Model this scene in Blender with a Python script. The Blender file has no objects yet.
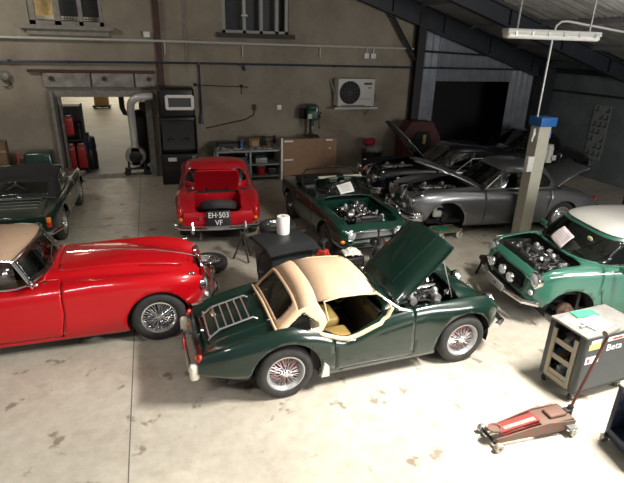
import bpy, bmesh, math, random
from math import sin, cos, pi, radians, hypot, sqrt, tan, atan2
from mathutils import Vector, Matrix, Euler
random.seed(7)
SC = bpy.context.scene
COL = SC.collection

# ------------------------------------------------------------------ materials
MATS = {}
def mat(name, col, rough=0.5, metal=0.0, coat=0.0, noise=0.0, nscale=6.0, emit=None, estr=0.0, bump=0.0, col2=None, detail=4.0, spec=0.5, coat_r=0.05):
    if name in MATS: return MATS[name]
    m = bpy.data.materials.new(name); m.use_nodes = True
    nt = m.node_tree; b = nt.nodes['Principled BSDF']
    b.inputs['Base Color'].default_value = (*col, 1)
    b.inputs['Roughness'].default_value = rough
    b.inputs['Metallic'].default_value = metal
    b.inputs['Specular IOR Level'].default_value = spec
    b.inputs['Coat Weight'].default_value = coat
    b.inputs['Coat Roughness'].default_value = coat_r
    if emit:
        b.inputs['Emission Color'].default_value = (*emit, 1)
        b.inputs['Emission Strength'].default_value = estr
    if noise > 0 or bump > 0 or col2:
        tc = nt.nodes.new('ShaderNodeTexCoord'); n = nt.nodes.new('ShaderNodeTexNoise')
        n.inputs['Scale'].default_value = nscale; n.inputs['Detail'].default_value = detail
        n.inputs['Roughness'].default_value = 0.6
        nt.links.new(tc.outputs['Object'], n.inputs['Vector'])
        if noise > 0 or col2:
            r = nt.nodes.new('ShaderNodeValToRGB')
            c2 = col2 if col2 else tuple(c * (1 - noise) for c in col)
            c1 = col if col2 else tuple(min(1, c * (1 + noise * .6)) for c in col)
            r.color_ramp.elements[0].position = .35; r.color_ramp.elements[1].position = .68
            r.color_ramp.elements[0].color = (*c2, 1); r.color_ramp.elements[1].color = (*c1, 1)
            nt.links.new(n.outputs['Fac'], r.inputs['Fac']); nt.links.new(r.outputs['Color'], b.inputs['Base Color'])
        if bump > 0:
            bp = nt.nodes.new('ShaderNodeBump'); bp.inputs['Strength'].default_value = bump; bp.inputs['Distance'].default_value = .02
            nt.links.new(n.outputs['Fac'], bp.inputs['Height']); nt.links.new(bp.outputs['Normal'], b.inputs['Normal'])
    MATS[name] = m
    return m

def glass_mat(name, tint=(.8, .85, .82), refl=0.08, rough=0.02):
    if name in MATS: return MATS[name]
    m = bpy.data.materials.new(name); m.use_nodes = True
    nt = m.node_tree; nt.nodes.clear()
    o = nt.nodes.new('ShaderNodeOutputMaterial'); mx = nt.nodes.new('ShaderNodeMixShader')
    t = nt.nodes.new('ShaderNodeBsdfTransparent'); g = nt.nodes.new('ShaderNodeBsdfGlossy')
    lw = nt.nodes.new('ShaderNodeLayerWeight'); lw.inputs['Blend'].default_value = .35
    ma = nt.nodes.new('ShaderNodeMath'); ma.operation = 'MULTIPLY_ADD'; ma.inputs[1].default_value = .5; ma.inputs[2].default_value = refl
    t.inputs['Color'].default_value = (*tint, 1); g.inputs['Roughness'].default_value = rough
    nt.links.new(lw.outputs['Fresnel'], ma.inputs[0]); nt.links.new(ma.outputs[0], mx.inputs['Fac'])
    nt.links.new(t.outputs[0], mx.inputs[1]); nt.links.new(g.outputs[0], mx.inputs[2]); nt.links.new(mx.outputs[0], o.inputs['Surface'])
    MATS[name] = m
    return m

CHROME = mat('chrome', (.78, .79, .80), .12, 1.0)
STEEL = mat('brushed_steel', (.48, .48, .47), .38, .9, noise=.25, nscale=14)
ALU = mat('cast_aluminium', (.55, .55, .53), .45, .8, noise=.3, nscale=22)
RUBBER = mat('tyre_rubber', (.028, .027, .026), .75, noise=.3, nscale=9)
BLACK = mat('black_satin', (.012, .012, .013), .42)
BLACKM = mat('black_matt', (.012, .012, .012), .85)
DARKIN = mat('dark_interior', (.016, .015, .014), .8, noise=.3)
IRON = mat('dirty_iron', (.05, .047, .044), .6, .5, noise=.5, nscale=20)
GLASS = glass_mat('clear_glass')
DGLASS = glass_mat('smoky_glass', (.5, .52, .5), .06)
LENS = mat('lamp_lens', (.75, .77, .78), .1, .6)
REDL = mat('red_lens', (.5, .012, .012), .18, coat=.6)
ORANGEL = mat('orange_lens', (.75, .2, .02), .18, coat=.6)
PAPER = mat('white_paper', (.82, .81, .78), .8)
WHITE = mat('white_enamel', (.78, .77, .73), .4)
REDP = mat('red_enamel', (.45, .02, .02), .4, noise=.2)

# ------------------------------------------------------------------ mesh builder
class B:
    """collects shapes into one bmesh; build() links it as one mesh object"""
    def __init__(s): s.bm = bmesh.new(); s.mi = 0
    def _add(s, verts, faces, M=None, smooth=False):
        vs = [s.bm.verts.new((M @ Vector(v)) if M else v) for v in verts]
        for f in faces:
            try:
                fc = s.bm.faces.new([vs[i] for i in f]); fc.material_index = s.mi; fc.smooth = smooth
            except ValueError: pass
        return vs
    def box(s, c, d, rot=None, bev=0.0, taper=(1, 1)):
        M = Matrix.Translation(c) @ (Euler(rot).to_matrix().to_4x4() if rot else Matrix())
        x, y, z = d[0] / 2, d[1] / 2, d[2] / 2; tx, ty = taper
        v = [(-x, -y, -z), (x, -y, -z), (x, y, -z), (-x, y, -z), (-x * tx, -y * ty, z), (x * tx, -y * ty, z), (x * tx, y * ty, z), (-x * tx, y * ty, z)]
        f = [(3, 2, 1, 0), (4, 5, 6, 7), (0, 1, 5, 4), (1, 2, 6, 5), (2, 3, 7, 6), (3, 0, 4, 7)]
        if bev > 0:
            t = bmesh.new(); vs = [t.verts.new(p) for p in v]
            for q in f: t.faces.new([vs[i] for i in q])
            bmesh.ops.bevel(t, geom=list(t.edges), offset=bev, segments=3, affect='EDGES', profile=.5)
            t.verts.index_update()
            s._add([tuple(p.co) for p in t.verts], [[p.index for p in fc.verts] for fc in t.faces], M, True); t.free()
        else: s._add(v, f, M)
        return s
    def tube(s, pts, r, n=8, closed=False, cap=True, rs=None):
        pts = [Vector(p) for p in pts]; N = len(pts); rings = []
        up = None
        for i, p in enumerate(pts):
            if closed: d = pts[(i + 1) % N] - pts[i - 1]
            else: d = pts[min(i + 1, N - 1)] - pts[max(i - 1, 0)]
            d.normalize()
            if up is None: up = Vector((0, 0, 1)) if abs(d.z) < .9 else Vector((1, 0, 0))
            a = d.cross(up); 
            if a.length < 1e-4: a = d.cross(Vector((1, .3, .2)))
            a.normalize(); b = a.cross(d).normalized(); up = b
            rr = rs[i] if rs else r
            rings.append([p + (a * cos(2 * pi * k / n) + b * sin(2 * pi * k / n)) * rr for k in range(n)])
        verts = [v for rg in rings for v in rg]; faces = []
        for i in range(N if closed else N - 1):
            j = (i + 1) % N
            for k in range(n):
                faces.append((i * n + k, i * n + (k + 1) % n, j * n + (k + 1) % n, j * n + k))
        if cap and not closed:
            faces.append(tuple(range(n))[::-1]); faces.append(tuple((N - 1) * n + k for k in range(n)))
        s._add(verts, faces, None, n > 5); return s
    def cyl(s, a, b, r, n=20, r2=None):
        a = Vector(a); b = Vector(b); return s.tube([a, b], r, n, rs=[r, r if r2 is None else r2])
    def lathe(s, prof, n=32, M=None, axis='y'):
        """prof: list of (r, h) along the axis"""
        v = []; N = len(prof)
        for k in range(n):
            a = 2 * pi * k / n
            for r, h in prof:
                v.append((r * cos(a), h, r * sin(a)) if axis == 'y' else (r * cos(a), r * sin(a), h))
        f = []
        for k in range(n):
            j = (k + 1) % n
            for i in range(N - 1): f.append((k * N + i, k * N + i + 1, j * N + i + 1, j * N + i))
        s._add(v, f, M, True); return s
    def ball(s, c, r, n=14, sc=(1, 1, 1)):
        M = Matrix.Translation(c) @ Matrix.Diagonal((*sc, 1))
        s.lathe([(max(r * sin(pi * i / 10), 1e-4), -r * cos(pi * i / 10)) for i in range(11)], n, M, 'z'); return s
    def poly(s, pts, smooth=False):
        s._add(pts, [tuple(range(len(pts)))], None, smooth); return s
    def prism(s, pts, d):
        """flat polygon pts (3d) extruded by vector d"""
        d = Vector(d); n = len(pts); p = [Vector(q) for q in pts]
        v = p + [q + d for q in p]
        s._add(v, [tuple(range(n))[::-1], tuple(range(n, 2 * n))] + [(i, (i + 1) % n, n + (i + 1) % n, n + i) for i in range(n)]); return s
    def grid(s, rows, closed=False, smooth=True):
        n = len(rows[0]); v = [p for r in rows for p in r]; f = []
        for i in range(len(rows) - 1):
            for k in range(n if closed else n - 1):
                f.append((i * n + k, i * n + (k + 1) % n, (i + 1) * n + (k + 1) % n, (i + 1) * n + k))
        s._add(v, f, None, smooth); return s
    def build(s, name, m, parent=None, label=None, sharp=35, fixn=True, solid=0):
        if fixn: bmesh.ops.recalc_face_normals(s.bm, faces=list(s.bm.faces))
        return link(name, s.bm, m, parent, label, sharp, solid)

def link(name, bm, m, parent=None, label=None, sharp=35, solid=0):
    me = bpy.data.meshes.new(name); bm.to_mesh(me); bm.free()
    for k in (m if isinstance(m, (list, tuple)) else [m]): me.materials.append(k)
    if sharp: me.set_sharp_from_angle(angle=radians(sharp))
    o = bpy.data.objects.new(name, me); COL.objects.link(o)
    if parent: o.parent = parent
    if label: o['label'] = label
    if solid:
        md = o.modifiers.new('Solidify', 'SOLIDIFY'); md.thickness = solid; md.offset = -1
    return o

def thing(name, label, cat, loc=(0, 0, 0), rz=0, group=None):
    o = bpy.data.objects.new(name, None); COL.objects.link(o)
    o.empty_display_size = .1
    o.location = loc; o.rotation_euler = (0, 0, radians(rz)); o['label'] = label; o['category'] = cat
    if group: o['group'] = group
    return o
def tag(o, label, cat, group=None):
    o['label'] = label; o['category'] = cat
    if group: o['group'] = group
    return o
def struct(o):
    o['kind'] = 'structure'; return o
def copy_tree(o, parent=None):
    c = o.copy(); COL.objects.link(c)
    if parent: c.parent = parent
    for ch in list(o.children): copy_tree(ch, c)
    return c
def text_bm(txt, size, depth=.002, M=Matrix()):
    cu = bpy.data.curves.new('lettering', 'FONT'); cu.body = txt; cu.size = size; cu.extrude = depth
    cu.align_x = 'CENTER'; cu.align_y = 'CENTER'
    o = bpy.data.objects.new('lettering', cu); COL.objects.link(o)
    dg = bpy.context.evaluated_depsgraph_get(); me = bpy.data.meshes.new_from_object(o.evaluated_get(dg))
    bm = bmesh.new(); bm.from_mesh(me); bm.transform(M)
    bpy.data.objects.remove(o); bpy.data.curves.remove(cu); bpy.data.meshes.remove(me)
    return bm

# ------------------------------------------------------------------ splines / implicit cutting
def mono(xs, ys):
    n = len(xs); d = [(ys[i + 1] - ys[i]) / (xs[i + 1] - xs[i]) for i in range(n - 1)]; m = [0] * n
    m[0] = d[0]; m[-1] = d[-1]
    for i in range(1, n - 1):
        if d[i - 1] * d[i] > 0:
            w1 = 2 * (xs[i + 1] - xs[i]) + (xs[i] - xs[i - 1]); w2 = (xs[i + 1] - xs[i]) + 2 * (xs[i] - xs[i - 1])
            m[i] = (w1 + w2) / (w1 / d[i - 1] + w2 / d[i])
    def f(x):
        if x <= xs[0]: return ys[0]
        if x >= xs[-1]: return ys[-1]
        i = 0
        while x > xs[i + 1]: i += 1
        h = xs[i + 1] - xs[i]; t = (x - xs[i]) / h
        return ys[i] * (1 + 2 * t) * (1 - t) ** 2 + m[i] * h * t * (1 - t) ** 2 + ys[i + 1] * t * t * (3 - 2 * t) + m[i + 1] * h * t * t * (t - 1)
    return f

def loft(rails, nt=72, nv=5, cap=True):
    """half-body rails from sill to centre line; each a list of (x, y, z) tail to nose. Mirrored in y."""
    fs = [(r[0][0], r[-1][0], mono([p[0] for p in r], [p[1] for p in r]), mono([p[0] for p in r], [p[2] for p in r])) for r in rails]
    K = len(rails); rows = []
    for i in range(nt + 1):
        t = i / nt; t = t + .35 * (-sin(2 * pi * t) / (2 * pi))
        P = []
        for x0, x1, fy, fz in fs:
            x = x0 + (x1 - x0) * t; P.append((x, fy(x), fz(x)))
        Q = P + [(x, -y, z) for x, y, z in P[-2::-1]]
        idx = list(range(len(Q))); c = [mono(idx, [q[k] for q in Q]) for k in range(3)]
        rows.append([tuple(c[k](j / nv) for k in range(3)) for j in range((len(Q) - 1) * nv + 1)])
    b = B(); b.grid(rows)
    bmesh.ops.remove_doubles(b.bm, verts=list(b.bm.verts), dist=1e-5)
    if cap:
        for row in (rows[0], rows[-1]):
            n = len(row); h = n // 2
            for k in range(h):   # stitch the mirrored halves into a closed end panel
                steps = 6; a0, a1, e0, e1 = row[k], row[k + 1], row[n - 1 - k], row[n - 2 - k]
                strip = [[tuple(a0[c] + (e0[c] - a0[c]) * q / steps for c in range(3)) for q in range(steps + 1)],
                         [tuple(a1[c] + (e1[c] - a1[c]) * q / steps for c in range(3)) for q in range(steps + 1)]]
                b.grid(strip)
        bmesh.ops.remove_doubles(b.bm, verts=list(b.bm.verts), dist=1e-4)
    bmesh.ops.recalc_face_normals(b.bm, faces=list(b.bm.faces))
    for f in b.bm.faces: f.smooth = True
    return b.bm

def cut(bm, f, sel=lambda c: True):
    val = {}
    for v in bm.verts:
        q = f(v.co); val[v] = q if abs(q) > 1e-5 else 1e-5
    new = []
    for e in list(bm.edges):
        a, b = e.verts
        if val[a] * val[b] < 0 and sel(a.co) and sel(b.co):
            t = val[a] / (val[a] - val[b]); co = a.co.lerp(b.co, t)
            _, nv = bmesh.utils.edge_split(e, a, t); nv.co = co; new.append(nv)
    if new: bmesh.ops.connect_verts(bm, verts=new)
def take(bm, pred):
    """remove the faces for which pred(centre) holds and return them as a bmesh of their own"""
    out = bm.copy()
    bmesh.ops.delete(out, geom=[f for f in out.faces if not pred(f.calc_center_median())], context='FACES')
    bmesh.ops.delete(bm, geom=[f for f in bm.faces if pred(f.calc_center_median())], context='FACES')
    return out
def drop(bm, pred):
    bmesh.ops.delete(bm, geom=[f for f in bm.faces if pred(f.calc_center_median())], context='FACES')
def panel(bm, f, sel, gap=.004):
    """split off the region f<0 with a shut line of the given half width"""
    cut(bm, lambda c: f(c) - gap, sel); cut(bm, lambda c: f(c) + gap, sel)
    p = take(bm, lambda c: sel(c) and f(c) < -gap)
    if gap > 0: drop(bm, lambda c: sel(c) and f(c) < gap)
    return p
def sdp(pts, r=0.0):
    """signed distance to a 2-D polygon, corners rounded by r"""
    n = len(pts)
    def f(x, y):
        d = 1e9; s = 1
        j = n - 1
        for i in range(n):
            ax, ay = pts[i]; bx, by = pts[j]; ex, ey = bx - ax, by - ay; wx, wy = x - ax, y - ay
            t = max(0, min(1, (wx * ex + wy * ey) / (ex * ex + ey * ey))); dx, dy = wx - ex * t, wy - ey * t
            d = min(d, dx * dx + dy * dy)
            c1, c2, c3 = y >= ay, y < by, ex * wy > ey * wx
            if (c1 and c2 and c3) or (not c1 and not c2 and not c3): s = -s
            j = i
        return s * sqrt(d) - r
    return f
def rbox(cx, cy, hx, hy, r):
    def f(x, y):
        qx, qy = abs(x - cx) - hx + r, abs(y - cy) - hy + r
        return min(max(qx, qy), 0) + hypot(max(qx, 0), max(qy, 0)) - r
    return f
def rings_bm(rings, n=64, top=True):
    """stack of rounded plan outlines: (x_front, x_rear, half_width, z_front, z_rear, exponent)"""
    rows = []
    for xf, xr, hw, zf, zr, ex in rings:
        row = []
        for k in range(n):
            a = 2 * pi * k / n; c, s = cos(a), sin(a)
            px = abs(c) ** (2 / ex) * (1 if c > 0 else -1); py = abs(s) ** (2 / ex) * (1 if s > 0 else -1)
            x = (xf + xr) / 2 + px * (xf - xr) / 2
            u = (x - xr) / (xf - xr)
            row.append((x, py * hw, zr + (zf - zr) * u))
        rows.append(row)
    idx = list(range(len(rows))); out = []
    nv = 5
    for j in range((len(rows) - 1) * nv + 1):
        out.append([tuple(mono(idx, [rows[i][k][c] for i in idx])(j / nv) for c in range(3)) for k in range(n)])
    b = B(); b.grid(out, closed=True)
    if top: b._add(out[-1], [tuple(range(n))], None, True)
    bmesh.ops.remove_doubles(b.bm, verts=list(b.bm.verts), dist=1e-4)
    bmesh.ops.recalc_face_normals(b.bm, faces=list(b.bm.faces))
    for f in b.bm.faces: f.smooth = True
    return b.bm

# ------------------------------------------------------------------ shared car pieces
WHEEL_CACHE = {}
def wheel(root, x, y, side, R=.33, w=.15, rim=.20, style='wire', steer=0, drum=None, rimm=None):
    """side -1: outer face towards local -y"""
    key = (R, w, rim, style, drum.name if drum else None, rimm.name if rimm else None)
    if key not in WHEEL_CACHE:
        b = B(); h = w / 2
        prof = [(rim, -h * .72), (rim + .012, -h * .9), (rim + (R - rim) * .45, -h * 1.05), (R - .03, -h * .95), (R - .008, -h * .72), (R, -h * .35), (R, h * .35), (R - .008, h * .72), (R - .03, h * .95), (rim + (R - rim) * .45, h * 1.05), (rim + .012, h * .9), (rim, h * .72)]
        b.lathe(prof, 48)
        for q in (-.3, 0, .3): b.lathe([(R - .003, h * (q - .05)), (R + .002, h * (q - .02)), (R + .002, h * (q + .02)), (R - .003, h * (q + .05))], 48)
        tyre = b.build('wheel', RUBBER, None, sharp=50)
        tm = tyre.data; bpy.data.objects.remove(tyre)
        subs = []
        rm = rimm or CHROME
        b = B(); b.lathe([(rim + .012, -h * .88), (rim - .004, -h * .9), (rim - .02, -h * .6), (rim - .035, -h * .2), (rim - .035, h * .2), (rim - .02, h * .6), (rim - .004, h * .9), (rim + .012, h * .88)], 40)
        subs.append(('rim', b, rm))
        if style == 'wire':
            b = B()
            for k in range(30):
                a = 2 * pi * k / 30; a2 = a + (.22 if k % 2 else -.22)
                b.tube([(.045 * cos(a2), -h * .75, .045 * sin(a2)), ((rim - .025) * cos(a), -h * .35, (rim - .025) * sin(a))], .0042, 4, cap=False)
                a += .1
                b.tube([(.05 * cos(a2), -h * .05, .05 * sin(a2)), ((rim - .03) * cos(a), h * .1, (rim - .03) * sin(a))], .0042, 4, cap=False)
            subs.append(('spokes', b, rm))
            b = B(); b.lathe([(.055, h * .2), (.05, -h * .75), (.036, -h * .9), (.03, -h * 1.05), (.001, -h * 1.1)], 20)
            for q in (0, pi): b.box((.05 * cos(q), -h * .98, .05 * sin(q)), (.06, .012, .022), bev=.004)
            subs.append(('hub_spinner', b, CHROME))
            b = B(); b.lathe([(rim - .05, h * .95), (rim - .045, h * .3), (rim - .07, h * .2), (.001, h * .2)], 28)
            subs.append(('brake_drum', b, drum or IRON))
        else:
            b = B(); b.lathe([(rim - .03, -h * .1), (rim - .05, -h * .35), (rim * .62, -h * .5), (rim * .5, -h * .42), (.03, -h * .38), (.001, -h * .38)], 32)
            for k in range(10):
                a = 2 * pi * k / 10; b.cyl((rim * .75 * cos(a), -h * .40, rim * .75 * sin(a)), (rim * .75 * cos(a), -h * .47, rim * .75 * sin(a)), .012, 8)
            subs.append(('wheel_disc', b, rm))
            b = B(); b.lathe([(rim * .5, -h * .45), (rim * .46, -h * .62), (rim * .25, -h * .72), (.001, -h * .75)], 28)
            subs.append(('hub_cap', b, CHROME))
        ms = []
        for nm, b, m in subs:
            o = b.build(nm, m, None, sharp=50); ms.append((nm, o.data)); bpy.data.objects.remove(o)
        WHEEL_CACHE[key] = (tm, ms)
    tm, ms = WHEEL_CACHE[key]
    o = bpy.data.objects.new('wheel', tm); COL.objects.link(o); o.parent = root
    o.location = (x, y, R); o.rotation_euler = (0, random.uniform(0, 1), 0) if side < 0 else (0, random.uniform(0, 1), pi)
    o.rotation_euler.z += radians(steer)
    for nm, me in ms:
        c = bpy.data.objects.new(nm, me); COL.objects.link(c); c.parent = o
    return o

def wells(root, xs, z, r, y0, y1):
    for x in xs:
        for s in (-1, 1):
            b = B(); rows = []
            for k in range(19):
                a = -.25 + (pi + .5) * k / 18
                rows.append([(x + r * cos(a), s * y0, z + r * sin(a)), (x + r * cos(a), s * y1, z + r * sin(a))])
            b.grid(rows)
            b._add([(x + r * cos(-.25 + (pi + .5) * k / 18), s * y0, z + r * sin(-.25 + (pi + .5) * k / 18)) for k in range(19)], [tuple(range(19))])
            b.build('wheel_well', BLACKM, root)

def arches(bm, xs, z, r, ymin=.4, lift=1.0):
    for x in xs:
        f = lambda c, x=x: hypot(c.x - x, (c.z - z) * (lift if c.z > z else 1)) - r
        sel = lambda c: abs(c.y) > ymin
        cut(bm, f, sel); drop(bm, lambda c: sel(c) and f(c) < 0)

def seam(b, pts, r=.004): b.tube(pts, r, 5)

def headlamp(root, p, d, r=.09, rim=CHROME, name='headlamp'):
    """p centre, d outward direction"""
    d = Vector(d).normalized(); M = Matrix.Translation(p) @ d.to_track_quat('Z', 'Y').to_matrix().to_4x4()
    b = B(); b.lathe([(r * 1.02, -.05), (r * 1.12, -.01), (r * 1.13, .008), (r * 1.03, .02), (r * .96, .012)], 28, M, 'z')
    h = b.build(name, rim, root)
    b = B(); b.lathe([(r * .98, .01), (r * .8, .026), (r * .4, .038), (.001, .042)], 28, M, 'z'); b.build('lens', LENS, h)
    return h

def steering_wheel(root, p, tilt, R=.2, spokes=3, m=None, sm=None):
    """wheel facing local -x (towards the driver), tilted"""
    M = Matrix.Translation(p) @ Matrix.Rotation(radians(tilt), 4, 'Y')
    b = B(); b.tube([M @ Vector((0, R * cos(2 * pi * k / 28), R * sin(2 * pi * k / 28))) for k in range(28)], .013, 8, closed=True)
    o = b.build('steering_wheel', m or BLACK, root)
    b = B()
    for k in range(spokes):
        a = pi / 2 + 2 * pi * k / spokes
        b.tube([M @ Vector((0, 0, 0)), M @ Vector((0, R * cos(a), R * sin(a)))], .011, 6)
    b.cyl(M @ Vector((-.02, 0, 0)), M @ Vector((.02, 0, 0)), .035, 14); b.cyl(M @ Vector((.02, 0, 0)), M @ Vector((.4, 0, 0)), .018, 8)
    b.build('spokes', sm or STEEL, o)
    return o

def seat(root, x, y, z, m, w=.46, label=None):
    b = B(); b.box((x, y, z + .07), (.5, w, .16), bev=.06); o = b.build('seat', m, root, label, sharp=60)
    b = B(); b.box((x - .27, y, z + .32), (.15, w * .96, .5), rot=(0, radians(-14), 0), bev=.065); b.build('seat_back', m, o, sharp=60)
    return o

def engine(root, x0, x1, hw, zb, zt, cover, seed=1, n=46, across=False):
    """a busy engine with its ancillaries between x0 (bulkhead) and x1 (radiator)"""
    R = random.Random(seed); xm = (x0 + x1) / 2; L = x1 - x0; H = zt - zb
    b = B(); 
    if across: b.box((xm, 0, zb + H * .4), (L * .45, hw * 1.5, H * .8), bev=.02)
    else: b.box((xm, 0, zb + H * .35), (L * .72, hw * .72, H * .7), bev=.02)
    e = b.build('engine', IRON, root)
    b = B()
    if across: b.box((xm, 0, zt - .07), (L * .22, hw * 1.0, .09), bev=.03)
    else: b.box((xm, 0, zt - .09), (L * .6, hw * .30, .11), bev=.035)
    for q in (-.15, .15): b.cyl((xm + q * (0 if across else L), q * hw * 2 * across, zt - .05), (xm + q * (0 if across else L), q * hw * 2 * across, zt - .015), .018, 10)
    b.build('rocker_cover', cover, e)
    for q in (-.16, .16):
        b = B(); px, py = (xm - L * .22, q * hw * 2.2) if across else (xm + q * L, -hw * .48)
        b.cyl((px, py, zt - .14), (px, py, zt - .02), .042, 14); b.cyl((px, py, zt - .1), (px + (-.1 if across else 0), py - (0 if across else .1), zt - .1), .05, 14); b.ball((px, py, zt - .02), .034)
        b.build('carburettor', ALU, e)
    b = B()
    for k in range(4):
        q = (k - 1.5) * .17
        p0 = (xm + q * (0 if across else L), q * hw * 2.4 * across + (0 if across else hw * .18), zt - .12)
        p1 = (xm + (L * .2 if across else q * L * 1.0), (q * hw * 2.2 if across else hw * .5), zt - .2)
        b.tube([p0, ((p0[0] + p1[0]) / 2, (p0[1] + p1[1]) / 2, zt - .03), p1, (p1[0], p1[1], zb + .1)], .024, 8)
    b.build('manifold', STEEL, e)
    b = B(); b.box((x1 - .03, 0, zb + H * .5), (.06, hw * 1.5, H * .86), bev=.01); b.box((x1 - .03, 0, zt - .06), (.09, hw * 1.0, .09), bev=.03); b.cyl((x1 - .03, 0, zt - .02), (x1 - .03, 0, zt + .02), .03, 12)
    b.build('radiator', BLACK, e)
    b = B(); b.tube([(x1 - .06, .1, zt - .1), (x1 - .18, .12, zt - .05), (xm + L * .25, .04, zt - .12)], .024, 8); b.tube([(x0 + .04, -.2, zt - .15), (xm, -hw * .7, zt - .1), (xm + L * .3, -hw * .75, zt - .22)], .016, 8); b.tube([(x0 + .04, .24, zt - .1), (xm - .1, hw * .6, zt - .02), (xm + L * .2, hw * .7, zt - .2)], .012, 8)
    for k in range(8):
        a = (R.uniform(x0, x1), R.uniform(-hw, hw), zt - R.uniform(.05, .2)); c = (R.uniform(x0, x1), R.uniform(-hw, hw), zt - R.uniform(.05, .25))
        b.tube([a, ((a[0] + c[0]) / 2, (a[1] + c[1]) / 2, zt - R.uniform(-.01, .08)), c], .007, 5)
    b.build('hoses', BLACK, e)
    b = B(); b.box((x0 + .12, hw * .55, zt - .14), (.17, .22, .18), bev=.012)
    for q in (-.06, .06): b.cyl((x0 + .12, hw * .55 + q, zt - .05), (x0 + .12, hw * .55 + q, zt - .02), .014, 8)
    b.build('battery', BLACK, e)
    for k in range(n):
        q = B(); p = (R.uniform(x0 + .05, x1 - .08), R.uniform(-hw * .92, hw * .92), zt - R.uniform(.06, .3)); s = R.uniform(.02, .06)
        if R.random() < .5: q.box(p, (s * R.uniform(.6, 1.8), s, s * R.uniform(.6, 1.6)), rot=(R.uniform(-.5, .5), R.uniform(-.5, .5), R.uniform(0, 3)), bev=.006)
        else:
            d = Vector((R.uniform(-1, 1), R.uniform(-1, 1), R.uniform(-.3, 1))).normalized() * s * 1.3
            q.cyl(Vector(p) - d, Vector(p) + d, s * .45, 10)
        q.build('engine_fitting', (ALU, IRON, CHROME)[k % 3], e)
    return e

def glass_strip(rows, name, parent, m=None, solid=.004):
    b = B(); b.grid(rows); return b.build(name, m or GLASS, parent, solid=solid)

# ------------------------------------------------------------------ the building
def floor_mat():
    m = bpy.data.materials.new('worn_concrete_floor'); m.use_nodes = True; nt = m.node_tree; b = nt.nodes['Principled BSDF']; L = nt.links.new
    tc = nt.nodes.new('ShaderNodeTexCoord')
    def noise(s, d=5, r=.6):
        n = nt.nodes.new('ShaderNodeTexNoise'); n.inputs['Scale'].default_value = s; n.inputs['Detail'].default_value = d; n.inputs['Roughness'].default_value = r
        L(tc.outputs['Object'], n.inputs['Vector']); return n.outputs['Fac']
    def ramp(fac, a, c1, bb, c2):
        r = nt.nodes.new('ShaderNodeValToRGB'); r.color_ramp.elements[0].position = a; r.color_ramp.elements[1].position = bb
        r.color_ramp.elements[0].color = (*c1, 1); r.color_ramp.elements[1].color = (*c2, 1); L(fac, r.inputs['Fac']); return r.outputs['Color']
    def mix(f, a, c, mode='MIX'):
        x = nt.nodes.new('ShaderNodeMix'); x.data_type = 'RGBA'; x.blend_type = mode
        if isinstance(f, float): x.inputs[0].default_value = f
        else: L(f, x.inputs[0])
        L(a, x.inputs[6]); L(c, x.inputs[7]); return x.outputs[2]
    base = ramp(noise(.55), .3, (.43, .39, .325), .72, (.60, .56, .475))
    fine = ramp(noise(7, 8, .7), .3, (.70, .68, .65), .7, (1, 1, 1))
    c = mix(.8, base, fine, 'MULTIPLY')
    st = ramp(noise(3.1, 3, .55), .63, (1, 1, 1), .68, (.42, .38, .32))
    c = mix(.8, c, st, 'MULTIPLY')
    st2 = ramp(noise(1.3, 6, .7), .57, (1, 1, 1), .7, (.72, .66, .58))
    c = mix(.7, c, st2, 'MULTIPLY')
    L(c, b.inputs['Base Color'])
    rr = ramp(noise(1.1, 4), .3, (.34,) * 3, .7, (.6,) * 3); L(rr, b.inputs['Roughness'])
    bp = nt.nodes.new('ShaderNodeBump'); bp.inputs['Strength'].default_value = .12; bp.inputs['Distance'].default_value = .01
    L(noise(30, 6), bp.inputs['Height']); L(bp.outputs['Normal'], b.inputs['Normal'])
    return m
FLOOR = floor_mat()
PLASTER = mat('stained_plaster', (.34, .295, .23), .92, noise=.5, nscale=.9, bump=.3, col2=(.22, .19, .145), detail=9)
CONC = mat('rough_concrete', (.36, .34, .31), .9, noise=.45, nscale=5, bump=.4, col2=(.2, .185, .165))
CLAD = mat('grey_steel_cladding', (.34, .36, .40), .5, .2, noise=.15, nscale=3)
DGREY = mat('dark_painted_wall', (.15, .18, .18), .7, noise=.25, nscale=1.5)
NAVY = mat('dark_blue_painted_steel', (.024, .028, .037), .5, noise=.2, nscale=3)
ROOFM = mat('fibre_cement_roof', (.66, .65, .62), .85, noise=.2, nscale=3)
RUST = mat('red_oxide_steel', (.07, .022, .018), .6, noise=.3, nscale=4)
GPAINT = mat('grey_brown_paint', (.25, .23, .20), .6, noise=.2, nscale=8)
WBACK = mat('white_backroom', (.80, .74, .60), .8)
YB = 14.75

b = B(); b.box((4, 6.2, -.1), (24, 17.1, .2)); struct(b.build('floor', FLOOR))
b = B()
b.box((-.4974, 7.3, .0006), (.012, 14.8, .0012)); b.box((4, 10.6, .0006), (17.8, .01, .0012)); b.box((6.2, 5, .0006), (.01, 11, .0012))
struct(b.build('trim_floor_joint', mat('joint_filler', (.13, .12, .10), .9)))

def pierced(xs, zs, holes, y0, y1):
    b = B()
    for i in range(len(xs) - 1):
        for k in range(len(zs) - 1):
            cx, cz = (xs[i] + xs[i + 1]) / 2, (zs[k] + zs[k + 1]) / 2
            if any(h[0] < cx < h[1] and h[2] < cz < h[3] for h in holes): continue
            b.box((cx, (y0 + y1) / 2, cz), (xs[i + 1] - xs[i], y1 - y0, zs[k + 1] - zs[k]))
    return b
DX0, DX1, DZ = -2.5, -.02, 2.38
W1 = (-2.72, -1.0, 3.97, 5.4); W2 = (2.02, 3.9, 3.93, 5.4)
b = pierced([-8, W1[0], DX0, W1[1], DX1, W2[0], W2[1], 8.0], [0, DZ, W2[2], W1[2], 5.4, 8], [(DX0, DX1, 0, DZ), W1, W2], YB, YB + .45)
struct(b.build('wall_back', PLASTER))
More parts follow.
